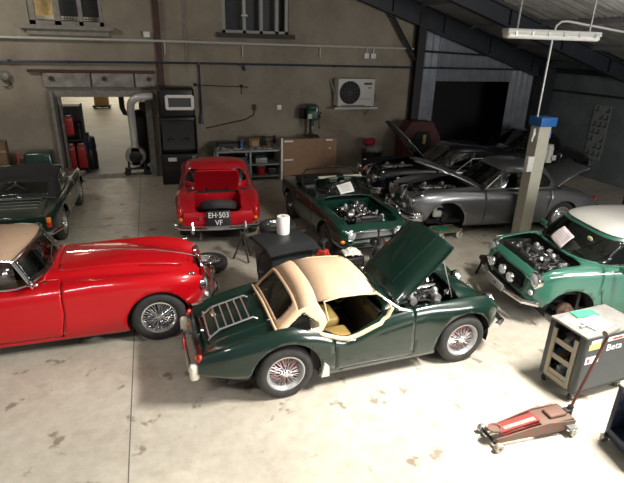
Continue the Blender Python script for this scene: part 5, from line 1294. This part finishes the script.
# black blasting cabinet
r = thing('blast_cabinet', 'tall black machine cabinet with a white-framed window beside the doorway', 'machine', (.62, 14.05, 0), -3)
CABM = mat('black_cabinet_paint', (.010, .010, .011), .38)
b = B(); b.box((0, 0, .42), (1.0, .84, .84), bev=.03); b.box((0, .08, 2.16), (.94, .66, .78), bev=.08); b.box((0, .2, 1.25), (.98, .46, 1.1), bev=.03); b.build('casing', CABM, r)
b = B(); b.prism([(-.42, -.32, .95), (.42, -.32, .95), (.42, -.06, 1.68), (-.42, -.06, 1.68)], (0, .05, .02)); b.build('hood_door', mat('cabinet_door_black', (.018, .018, .02), .3), r)
for s in (-1, 1):
    b = B(); b.prism([(s * .47, -.38, .84), (s * .47, .1, .84), (s * .47, .1, 1.78), (s * .47, -.1, 1.78)], (s * .03, 0, 0)); b.build('side_panel', CABM, r)
b = B(); wx0, wx1, wz0, wz1 = -.24, .42, 2.02, 2.33
for p, d in (((.09, -.26, wz0), (.68, .03, .08)), ((.09, -.26, wz1), (.68, .03, .08)), ((wx0, -.26, 2.175), (.08, .03, .34)), ((wx1, -.26, 2.175), (.08, .03, .34))): b.box(p, d, bev=.01)
wfm = b.build('window_frame', WHITE, r)
b = B(); b.box((.09, -.255, 2.175), (.60, .01, .26)); b.build('window_pane', mat('dim_glass_panel', (.09, .09, .085), .15), wfm)
b = B(); b.box((-.20, -.424, .70), (.22, .006, .10)); b.build('label_plate', PAPER, r)
b = B(); b.box((.36, -.424, .72), (.08, .006, .12)); b.build('green_plate', mat('teal_plate', (.1, .35, .30), .6), r)
b = B(); b.box((0, -.43, .3), (.8, .02, .4), bev=.008); b.box((.3, -.45, .4), (.03, .03, .1), bev=.008); b.build('lower_door', CABM, r)
b = B()
for s in (-1, 1): b.ball((s * .22, -.26, 1.28), .08, sc=(1, .5, 1))
b.bm.free()
for s in (-1, 1):
    b = B(); b.lathe([(.07, -.02), (.09, -.03), (.1, 0), (.09, .03)], 20, Matrix.Translation((s * .2, -.235, 1.18)) @ Matrix.Rotation(.35, 4, 'X')); b.build('glove_port', RUBBER, r)
# extractor with its duct
r = thing('dust_extractor', 'grey dust extractor fan with a bright spiral duct, standing in the doorway', 'extractor', (-.58, 15.05, 0), 0)
r.scale = (1.1, 1.1, 1.06)
b = B(); b.lathe([(.001, -.14), (.24, -.14), (.26, -.1), (.26, .12), (.2, .14), (.001, .14)], 28, Matrix.Translation((0, 0, .52))); b.box((0, .0, .52), (.2, .28, .5)); b.build('fan_housing', mat('grey_casting', (.30, .30, .28), .5, .2), r)
b = B(); b.lathe([(.14, -.16), (.16, -.18), (.12, -.2), (.001, -.2)], 24, Matrix.Translation((0, 0, .52))); b.build('inlet_guard', BLACK, r)
b = B(); b.box((0, .05, .2), (.5, .5, .05)); b.box((-.2, .05, .3), (.04, .4, .2)); b.box((.2, .05, .3), (.04, .4, .2)); b.build('trolley', BLACK, r)
for i in (-1, 1):
    for j in (-1, 1):
        b = B(); b.lathe([(.001, -.025), (.075, -.025), (.085, 0), (.075, .025), (.001, .025)], 18, Matrix.Translation((i * .24, .05 + j * .2, .085))); b.build('wheel', RUBBER, r)
b = B(); pts = [(0, -.04, .72), (.0, -.10, 1.2), (0, -.24, 1.65), (.02, -.40, 1.92), (.12, -.50, 2.07), (.3, -.54, 2.13), (.56, -.55, 2.14)]
sp = []; 
fx = [mono(list(range(7)), [p[c] for p in pts]) for c in range(3)]
path = [tuple(f(i / 12) for f in fx) for i in range(73)]
b.tube(path, .09, 14, rs=[.09 + .006 * (i % 2) for i in range(73)]); b.build('spiral_duct', mat('galvanised_duct', (.66, .65, .62), .36, .35), r)
b = B(); b.box((.18, .35, .95), (.30, .34, 1.5), bev=.1); b.build('filter_bag', BLACKM, r)
# things in the doorway on the left
r = thing('tool_trolley', 'tall dark trolley with red drawers just inside the bright doorway, left side', 'tool trolley', (-2.20, 15.6, 0), 4)
b = B()
for x in (-.26, .26):
    for y in (-.2, .2): b.box((x, y, 1.0), (.05, .05, 1.9))
b.box((0, 0, .12), (.55, .44, .05)); b.box((0, 0, .98), (.55, .44, .04)); b.box((0, 0, 1.9), (.55, .44, .04)); b.box((0, .2, 1.0), (.55, .02, 1.85)); b.box((-.26, 0, 1.0), (.02, .4, 1.85)); b.build('frame', BLACK, r)
for k, (x, z, h) in enumerate(((-.15, .5, .66), (.13, .5, .66), (-.1, 1.38, .5))):
    b = B(); b.box((x, -.04, z), (.23, .40, h), bev=.015); c = b.build('red_drawer', REDP, r); b = B(); b.box((x, -.26, z + h * .35), (.14, .03, .025), bev=.005); b.build('handle', STEEL, c)
    b = B(); b.box((x, -.05, z + h / 2 + .03), (.16, .3, .05), bev=.01); b.build('grey_lid', STEEL, c)
b = B(); b.cyl((.16, .0, 1.0), (.16, .0, 1.3), .10, 16); b.ball((.16, 0, 1.38), .11); b.build('canister', IRON, r)
r = thing('black_canister', 'black drum stack standing behind the red-drawered trolley in the doorway', 'drum', (-1.93, 16.1, 0), 0)
b = B(); b.lathe([(.001, 0), (.2, 0), (.21, .03), (.21, .5), (.19, .55), (.19, .6), (.21, .62), (.18, .95), (.05, 1.0), (.05, 1.08), (.001, 1.08)], 24, None, 'z'); b.build('drum', BLACK, r)
b = B(); b.box((0, -.2, .75), (.2, .06, .24), bev=.02); b.build('blue_bag', mat('dark_blue_cloth', (.02, .03, .08), .8), r)
r = thing('cardboard_drum', 'brown cardboard drum on a black dolly far back in the bright room', 'drum', (-2.75, 31.3, 0), 0)
r.scale = (.8, .8, 1.1)
b = B(); b.lathe([(.001, .16), (.5, .16), (.5, 1.6), (.001, 1.6)], 26, None, 'z'); b.build('drum', mat('kraft_brown', (.42, .27, .11), .7), r)
b = B(); b.box((0, 0, .12), (1.2, 1.0, .08)); b.build('dolly', BLACK, r)
for i in (-1, 1):
    for j in (-1, 1):
        b = B(); b.cyl((i * .5, j * .4 - .03, .05), (i * .5, j * .4 + .03, .05), .05, 12); b.build('castor', BLACK, r)
b = B(); b.tube([(-.9, YB + 2.0, 2.6), (-.9, YB + 2.0, 1.7), (-.84, YB + 2.0, 1.55), (-.7, YB + 2.0, 1.52), (-.2, YB + 2.0, 1.52)], .08, 12); b.box((-.15, YB + 2, 1.3), (.5, .4, 1.2), bev=.05); b.box((-.15, YB + 2, .4), (.4, .36, .8)); tag(b.build('wall_boiler', mat('dark_grey_boiler', (.06, .06, .065), .5)), 'dark grey machine with a bent pipe behind the extractor in the doorway', 'machine')
# left wall corner: bell, box, covered thing
r = thing('wall_bell', 'round pale alarm bell high on the wall at the left edge', 'bell', (-3.46, YB - .02, 2.74), 0)
b = B(); b.lathe([(.001, -.13), (.08, -.12), (.13, -.07), (.14, -.03), (.12, -.03), (.10, 0)], 24); b.build('gong', mat('worn_bell', (.36, .35, .31), .4, .5, noise=.3), r)
b = B(); b.tube([(.05, -.03, -.1), (.1, -.03, -.2), (0, -.03, -.26), (-.08, -.03, -.25)], .015, 6); b.build('striker', IRON, r)
r = thing('cardboard_box', 'brown cardboard box by the wall at the left edge, behind the dark green car', 'box', (-3.95, 14.15, .0), 8)
b = B(); b.box((0, 0, .60), (.66, .6, 1.2), bev=.01); b.build('carton', BROWN, r); b = B(); b.box((0, -.302, 1.0), (.66, .006, .06)); b.build('tape', mat('tan_tape', (.3, .2, .1), .5), r)
r = thing('covered_cart', 'dark green low cart with a red bar against the wall, left of the doorway', 'cart', (-2.95, 14.0, 0), 0)
DGC = mat('dark_green_cart_paint', (.010, .04, .027), .35, coat=.6)
b = B(); b.box((.08, 0, .70), (.74, .6, .56), bev=.08, taper=(.86, .9)); b.box((.08, 0, .3), (.7, .56, .3), bev=.03); b.build('body', DGC, r)
b = B(); b.box((-.36, -.25, .80), (.05, .05, .38), rot=(0, .12, 0), bev=.01); b.build('red_bar', REDP, r)
b = B(); b.box((-.34, 0, .44), (.24, .5, .6), bev=.04); b.build('side_box', BLACK, r)
for i in (-1, 1):
    for j in (-1, 1):
        b = B(); b.lathe([(.001, -.02), (.07, -.02), (.08, 0), (.07, .02), (.001, .02)], 16, Matrix.Translation((.08 + i * .28, j * .22, .08))); b.build('castor', RUBBER, r)
# dark corner: red machine and a red bag on a bin
r = thing('tyre_machine', 'dark red hooded machine by the steel column, behind the near-black saloon', 'machine', (7.9, 13.9, 0), 0)
b = B(); b.prism([(-.62, -.3, .0), (.62, -.3, 0), (.66, -.3, 1.1), (.34, -.3, 1.58), (-.40, -.3, 1.58), (-.66, -.3, 1.2)], (0, .5, 0)); b.build('casing', mat('dull_red_paint', (.06, .009, .008), .55, noise=.2), r)
b = B(); b.prism([(-.32, -.305, .5), (.32, -.305, .5), (.34, -.305, 1.05), (.2, -.305, 1.3), (-.22, -.305, 1.3), (-.34, -.305, 1.05)], (0, -.01, 0)); b.build('front_recess', BLACKM, r)
b = B(); b.box((.08, -.33, 1.05), (.10, .02, .28), bev=.004); b.build('yellow_label', mat('yellow_label', (.42, .34, .12), .7), r)
r = thing('waste_bin', 'low dark bin with a crumpled white sack, by the wall beside the near-black saloon', 'bin', (6.5, 14.15, 0), 0)
b = B(); b.lathe([(.001, 0), (.26, 0), (.33, .62), (.35, .64), (.31, .64), (.001, .55)], 24, None, 'z'); b.build('bin', BLACK, r)
b = B(); b.ball((.08, 0, .68), .26, sc=(1.1, .9, .6)); b.build('sack', mat('grey_sack', (.26, .25, .23), .8, noise=.3, nscale=10), r)
b = B(); b.ball((0, 0, 0), .17, sc=(1.15, .9, .7)); b.ball((.12, .02, .03), .1); o = b.build('red_bag', mat('red_cloth', (.30, .012, .02), .8)); o.location = (6.33, 14.05, .93); tag(o, 'small red bag on top of the dark bin by the wall', 'bag')
# wall chart on the right wall: narrow column of faded sheets
r = thing('wall_chart', 'narrow column of faded printed sheets on the dark right wall', 'chart', (12.985, 11.9, 1.42), 0)
b = B(); b.box((0, 0, 0), (.012, .62, 1.62)); b.build('backing', mat('faded_chart', (.25, .26, .26), .8, noise=.2, nscale=8), r)
b = B()
for k in range(7):
    for j in range(3):
        if (k + j) % 4 == 3: continue
        b = B(); b.box((-.008, -.2 + .2 * j, -.68 + .22 * k), (.004, .13, .05)); b.box((-.008, -.24 + .2 * j, -.605 + .22 * k), (.004, .05, .105)); b.build('print', mat('chart_print', (.06, .065, .07), .8), r)
b = B(); b.tube([(11.4, 8.4, .06), (10.9, 8.3, .3), (10.5, 8.2, .8), (10.15, 8.05, 1.05), (9.9, 7.9, .95), (9.78, 7.8, .6), (9.8, 7.7, .12), (10.2, 7.5, .06), (11.0, 7.5, .06)], .06, 10); tag(b.build('exhaust_hose', RUBBER), 'thick black hose looping up at the tail of the grey saloon, right edge', 'hose')

# Beta tool trolley
r = thing('tool_trolley', 'grey roller tool trolley with papers on top, right edge behind the jack handle', 'tool trolley', (4.60, 3.62, 0), 4)
TG = mat('trolley_grey', (.06, .068, .07), .42, .2, noise=.1); TC = mat('trolley_cream', (.36, .32, .245), .5); TT = mat('trolley_top', (.22, .21, .19), .55, noise=.15, nscale=12)
hx, hy = .42, .24
b = B(); b.box((0, -hy + .01, .48), (2 * hx, .02, .72)); b.box((0, hy - .01, .48), (2 * hx, .02, .72)); b.box((hx - .01, 0, .48), (.02, 2 * hy, .72)); b.box((0, 0, .13), (2 * hx, 2 * hy, .03)); b.box((-.05, 0, .48), (.02, 2 * hy - .04, .70))
for s in (-1, 1): b.box((-hx + .02, s * (hy - .035), .48), (.05, .07, .72), bev=.006)
b.build('cabinet', TG, r)
b = B(); b.box((0, 0, .855), (2 * hx + .02, 2 * hy + .02, .03), bev=.008); b.build('top', TT, r)
b = B()
for s in (-1, 1): b.box((-hx - .005, s * (hy - .095), .46), (.02, .05, .62))
b.box((-hx - .005, 0, .17), (.02, .3, .06)); fr = b.build('shelf_frame', TC, r)
for z in (.20, .40, .60):
    b = B(); b.box((-hx + .17, 0, z), (.34, 2 * hy - .08, .02)); b.box((-hx + .0, 0, z + .03), (.012, .30, .06)); b.build('shelf', TC, r)
ct = [mat('small_part_colours', (.5, .5, .48), .5), IRON, BROWN, mat('blue_part', (.05, .15, .3), .5)]
for z in (.21, .41, .61):
    for k in range(4):
        b = B(); h = Rb.uniform(.05, .10); 
        if k % 2: b.cyl((-hx + .1, -.12 + .08 * k, z), (-hx + .1, -.12 + .08 * k, z + h), .03, 12); b.cyl((-hx + .1, -.12 + .08 * k, z + h), (-hx + .1, -.12 + .08 * k, z + h + .02), .015, 8)
        else: b.box((-hx + .12, -.12 + .08 * k, z + h / 2), (.14, .06, h), rot=(0, 0, Rb.uniform(-.4, .4)), bev=.006)
        lv = {.21: 'bottom', .41: 'middle', .61: 'top'}[z]; ps = ('nearest the camera', 'second from the camera', 'third from the camera', 'farthest from the camera')[k]
        o = b.build('spare_part', ct[(k + int(z * 10)) % 4]); o.matrix_world = Matrix.Translation((4.60, 3.62, 0)) @ Matrix.Rotation(radians(4), 4, 'Z')
        tag(o, 'small spare part on the %s shelf of the grey trolley, %s' % (lv, ps), 'spare part', 'parts on the trolley shelves')
for i in (-1, 1):
    for j in (-1, 1):
        b = B(); b.lathe([(.015, -.018), (.045, -.018), (.052, 0), (.045, .018), (.015, .018)], 18, Matrix.Translation((i * .36, j * .19, .052))); c = b.build('castor', RUBBER, r)
        b = B(); b.box((i * .36, j * .19, .10), (.06, .06, .04), bev=.008); b.cyl((i * .36, j * .19 - .03, .052), (i * .36, j * .19 + .03, .052), .016, 10); b.build('fork', TC, c)
b = B(); b.tube([(hx + .02, -.2, .80), (hx + .07, -.2, .80), (hx + .07, .2, .80), (hx + .02, .2, .80)], .014, 8); b.build('push_handle', BLACK, r)
Mt = Matrix.Translation((0, -hy - .002, 0)) @ Matrix.Rotation(pi / 2, 4, 'X')
link('brand_lettering', text_bm('Beta', .12, .001, Mt @ Matrix.Translation((.045, .66, 0)) @ Matrix.Diagonal((1.15, 1, 1, 1))), PAPER, r)
b = B(); b.box((-.27, -hy - .003, .72), (.17, .004, .07)); s_ = b.build('yellow_sticker', mat('sticker_yellow', (.62, .56, .20), .6), r)
b = B(); b.box((-.26, -hy - .003, .785), (.15, .004, .04)); b.build('pale_sticker', PAPER, r)
b = B(); b.box((0.04, -hy - .003, .775), (.26, .004, .05)); st = b.build('white_sticker', PAPER, r)
b = B(); b.box((.06, -hy - .006, .775), (.15, .003, .025)); b.build('red_print', mat('dark_red_print', (.35, .04, .05), .6), st)
b = B(); b.box((-.26, -hy - .003, .55), (.20, .004, .09)); st = b.build('white_sticker', PAPER, r)
b = B(); b.box((-.32, -hy - .006, .55), (.03, .003, .05)); b.build('red_print', MATS['dark_red_print'], st)
Mtr = Matrix.Translation((4.60, 3.62, .872)) @ Matrix.Rotation(radians(4), 4, 'Z')
def flat(nm, label, cat, x, y, w, h, rz_, m, z=0, t=.004):
    b = B(); b.box((0, 0, t / 2), (w, h, t)); o = b.build(nm, m); o.matrix_world = Mtr @ Matrix.Translation((x, y, z)) @ Matrix.Rotation(rz_, 4, 'Z'); tag(o, label, cat); return o
flat('paper_stack', 'stack of white papers on the grey trolley, in front of the green folder', 'papers', -.10, -.06, .30, .22, .15, PAPER, 0, .02)
flat('folder', 'bright green folder lying behind the white papers on the grey trolley', 'folder', -.03, .145, .30, .13, -.12, mat('bright_green_card', (.05, .36, .17), .6), 0, .012)
flat('paper_sheet', 'pale crumpled label sheet at the left end of the trolley top', 'paper', -.31, .07, .14, .18, .3, mat('pale_label', (.55, .50, .46), .8), 0, .003)
item('metal_part', 'small silver part at the left end of the trolley top', 'spare part', 4.26, 3.52, .872, lambda b: (b.cyl((0, 0, .015), (.09, .02, .015), .015, 10), b.box((.1, .02, .016), (.03, .05, .03), bev=.006)), ALU)
# trolley jack
r = thing('trolley_jack', 'dirty faded-red trolley jack with long raised handle on the bright floor', 'jack', (3.42, 3.11, 0), 0)
r.scale = (1, .82, .95)
JP = mat('faded_red_jack', (.20, .075, .055), .65, .2, noise=.55, nscale=14, col2=(.13, .105, .075)); JR = mat('jack_red', (.26, .03, .025), .5, noise=.2, nscale=14)
for s in (-1, 1):
    b = B(); b.prism([(-.46, s * .095, .055), (.46, s * .15, .06), (.46, s * .15, .17), (.12, s * .135, .20), (-.10, s * .12, .17), (-.46, s * .095, .11)], (0, s * .016, 0)); b.build('side_plate', JP, r)
b = B(); b.box((.26, 0, .16), (.40, .27, .05), bev=.01); b.box((.3, 0, .20), (.22, .16, .05), bev=.02); b.cyl((.1, 0, .13), (.42, 0, .13), .05, 14); b.build('top_plate', JP, r)
b = B(); b.prism([(-.40, -.07, .135), (.06, -.075, .19), (.06, .075, .19), (-.40, .07, .135)], (0, 0, .022)); b.prism([(-.38, -.086, .11), (.06, -.09, .16), (.06, -.09, .19), (-.38, -.086, .14)], (0, -.004, 0)); b.build('lifting_arm', JR, r)
b = B(); b.prism([(-.34, -.05, .166), (.03, -.055, .21), (.03, .0, .21), (-.34, -.0, .166)], (0, 0, .003)); b.build('label_strip', mat('jack_label', (.32, .27, .24), .6, noise=.3, nscale=30), r)
b = B(); b.lathe([(.001, 0), (.055, 0), (.07, .015), (.075, .035), (.06, .035), (.05, .02), (.001, .02)], 24, Matrix.Translation((-.43, 0, .15)), 'z'); b.build('saddle', JP, r)
b = B(); b.cyl((-.46, -.2, .05), (-.46, .2, .05), .016, 10); b.build('front_axle', IRON, r)
for s in (-1, 1):
    b = B(); b.lathe([(.016, -.03), (.045, -.03), (.05, -.02), (.05, .02), (.045, .03), (.016, .03)], 20, Matrix.Translation((-.46, s * .17, .05))); b.build('front_wheel', STEEL if s > 0 else mat('jack_steel_wheel', (.4, .36, .3), .5, .5), r)
    b = B(); b.box((.40, s * .18, .115), (.10, .10, .03)); b.lathe([(.012, -.02), (.035, -.02), (.04, 0), (.035, .02), (.012, .02)], 18, Matrix.Translation((.42, s * .21, .04))); b.box((.41, s * .21, .075), (.05, .06, .06), bev=.01); b.build('rear_castor', STEEL, r)
b = B(); b.cyl((.47, 0, .12), (.51, 0, .24), .035, 12); b.cyl((.47, -.11, .13), (.47, .11, .13), .025, 12); b.box((.47, 0, .16), (.09, .09, .1), bev=.015); b.build('handle_socket', IRON, r)
ht = Vector((.76, -.0, 1.16)); hb = Vector((.50, 0, .2)); hd = (ht - hb).normalized()
b = B(); b.cyl(hb, ht, .017, 12); hn = b.build('handle', mat('handle_red_brown', (.14, .05, .045), .45, .3), r)
b = B(); b.tube([ht + Vector((-.09, -.02, -.01)), ht + Vector((.10, .02, .01))], .034, 12); b.build('grip', mat('grey_grip', (.17, .15, .13), .7), hn)
r = thing('axle_stand', 'small black stand-in for the hub at the far front corner of the white-roofed car', 'axle stand', (5.36, 6.62, 0), 75)  # tripod shape standing in for the car's dark far front hub
for k in range(3):
    a = 2 * pi * k / 3; b = B(); b.tube([(.17 * cos(a), .17 * sin(a), .015), (.05 * cos(a), .05 * sin(a), .2)], .022, 6); b.build('leg', IRON, r)
b = B(); b.cyl((0, 0, .15), (0, 0, .27), .06, 16); b.cyl((-.12, 0, .24), (.12, 0, .24), .05, 14); b.box((0, 0, .29), (.14, .12, .03), bev=.008); b.build('head', IRON, r)
# blue low jack under the white-roofed car
r = thing('ramp_jack', 'small bright blue jack on the floor under the sill of the white-roofed car', 'jack', (5.72, 4.97, 0), -12)
BJ = mat('bright_blue_paint', (.02, .20, .62), .4)
b = B(); b.box((0, -.06, .10), (.50, .03, .07), bev=.01); b.box((0, .06, .10), (.50, .03, .07), bev=.01); b.box((.1, 0, .12), (.26, .14, .06), bev=.015); b.build('frame', BJ, r)
b = B(); b.lathe([(.001, .13), (.04, .13), (.05, .16), (.001, .16)], 18, Matrix.Translation((-.17, 0, 0)), 'z'); b.tube([(.2, 0, .12), (-.17, 0, .13)], .02, 8); b.build('arm', BJ, r)
for i in (-1, 1):
    b = B(); b.cyl((i * .2, -.1, .04), (i * .2, .1, .04), .04, 16); b.build('roller', IRON, r)
# second cart, bottom right corner
r = thing('tool_cart', 'dark blue open tool cart cut off by the bottom right corner', 'tool trolley', (4.37, 2.55, 0), -8)
r.scale = (1, 1, .82)
NB = mat('navy_cart_paint', (.018, .03, .055), .4, .2)
b = B()
for i in (-1, 1):
    for j in (-1, 1): b.box((i * .28, j * .2, .44), (.045, .045, .72), bev=.005)
b.box((0, 0, .16), (.6, .44, .14), bev=.01); b.box((0, 0, .79), (.6, .44, .03)); b.box((0, .19, .45), (.56, .02, .6)); b.box((0, -.2, .30), (.6, .02, .12)); b.build('frame', NB, r)
b = B(); b.tube([(-.3, -.2, .80), (-.33, -.2, .86), (-.33, .2, .86), (-.3, .2, .80)], .014, 8); b.build('handle', BLACK, r)
for i in (-1, 1):
    for j in (-1, 1):
        b = B(); b.lathe([(.012, -.018), (.04, -.018), (.048, 0), (.04, .018), (.012, .018)], 18, Matrix.Translation((i * .31, j * .2, .048))); b.box((i * .31, j * .2, .095), (.07, .06, .02)); b.build('castor', STEEL, r)
for k, (m, l) in enumerate(((mat('pink_box', (.55, .22, .25), .5), 'pink carton inside the dark blue cart, left of the blue one'), (mat('light_blue_box', (.15, .38, .50), .5), 'light blue carton inside the dark blue cart'), (PAPER, 'white carton inside the dark blue cart, right of the blue one'))):
    b = B(); b.box((0, 0, .13), (.12, .2, .26), bev=.006); b.box((0, -.101, .16), (.08, .003, .08)); o = b.build('carton', m); o.location = (4.22 + .14 * k, 2.57 - .02 * k, .19); o.rotation_euler = (0, 0, radians(-8)); tag(o, l, 'carton', 'cartons in the corner cart')
b = B(); pts = []
for k in range(70):
    a = 2 * pi * k / 16; rr = .10 + .015 * sin(k * .7); pts.append((rr * cos(a), rr * sin(a), .018 + .018 * (k // 16) + .004 * sin(k)))
b.tube(pts, .012, 6); o = b.build('air_hose', BLACK); o.location = (4.22, 2.58, .66); tag(o, 'coil of black air hose on top of the dark blue cart', 'hose')

# ------------------------------------------------------------------ light
def area(name, loc, rot, sx, sy, pw, col=(1, .97, .92)):
    d = bpy.data.lights.new(name, 'AREA'); d.shape = 'RECTANGLE'; d.size = sx; d.size_y = sy; d.energy = pw; d.color = col
    o = bpy.data.objects.new(name, d); COL.objects.link(o); o.location = loc
    o.rotation_euler = rot; return o
def aim(o, t):
    o.rotation_euler = (Vector(t) - o.location).to_track_quat('-Z', 'Y').to_euler()
a = area('roof_lamp_or_fill', (4.9, 2.5, 5.0), (0, 0, 0), 1.5, .5, 440, (1, .965, .9)); aim(a, (2.4, 3.2, 0)); a.data.spread = radians(116)
a = area('roof_lamp_or_fill', (-2.4, 1.0, 5.2), (0, 0, 0), 1.5, .4, 60, (1, .965, .9)); aim(a, (-1.7, 3.6, 0)); a.data.spread = radians(110)  # added fill that brightens the left foreground floor, no fitting known here
a = area('roof_lamp_or_fill', (-4.5, 11.5, 5.6), (0, 0, 0), 1.2, .3, 75, (1, .95, .85)); aim(a, (-3.6, 14.7, 2.4))  # added fill that lifts the left part of the back wall
a = area('back_room_lamp', (-2.5, YB + 7, 4.05), (0, 0, 0), 4, 8, 60, (1, .95, .85))
a = area('back_room_lamp', (-2.5, YB + 21, 4.05), (0, 0, 0), 6, 9, 360, (1, .86, .62))
a = area('back_room_lamp', (-3.2, YB + 25.5, 3.9), (0, 0, 0), 4, 1, 170, (1, .97, .92))
a = area('window_daylight', (-2.3, YB + .52, 5.3), (0, 0, 0), .7, .1, 9, (1, .85, .6))
a = area('added_ceiling_fill', (8.6, 6.2, 3.3), (pi, 0, 0), 1.2, .2, 60, (1, .98, .95))  # added light facing up, brightens the right-hand ceiling, not a real fitting
a = area('doorway_daylight', (8.0, -2.3, 3.0), (0, 0, 0), 3.4, 2.2, 530, (1, .98, .95)); aim(a, (2.0, 12, 2.2))
w = bpy.data.worlds.new('hall_ambience'); w.use_nodes = True; SC.world = w
w.node_tree.nodes['Background'].inputs[0].default_value = (.92, .95, 1, 1); w.node_tree.nodes['Background'].inputs[1].default_value = .22

# ------------------------------------------------------------------ camera and render look
TH = radians(21.8); YAW = radians(18); RO = radians(1.68)
F = Vector((sin(YAW) * cos(TH), cos(YAW) * cos(TH), -sin(TH))); Rt = Vector((cos(YAW), -sin(YAW), 0)); Up = Rt.cross(F)
R2 = Rt * cos(RO) + Up * sin(RO); U2 = Up * cos(RO) - Rt * sin(RO)
cd = bpy.data.cameras.new('camera'); cd.sensor_width = 36; cd.sensor_fit = 'HORIZONTAL'; cd.lens = 490 / 624 * 36; cd.clip_start = .05
cam = bpy.data.objects.new('camera', cd); COL.objects.link(cam)
Mx = Matrix((R2, U2, -F)).transposed().to_4x4(); Mx.translation = Vector((0, 0, 3.67)); cam.matrix_world = Mx
SC.camera = cam
SC.view_settings.view_transform = 'Standard'; SC.view_settings.look = 'None'; SC.view_settings.gamma = 1; SC.view_settings.use_curve_mapping = False
SC.view_settings.exposure = 0
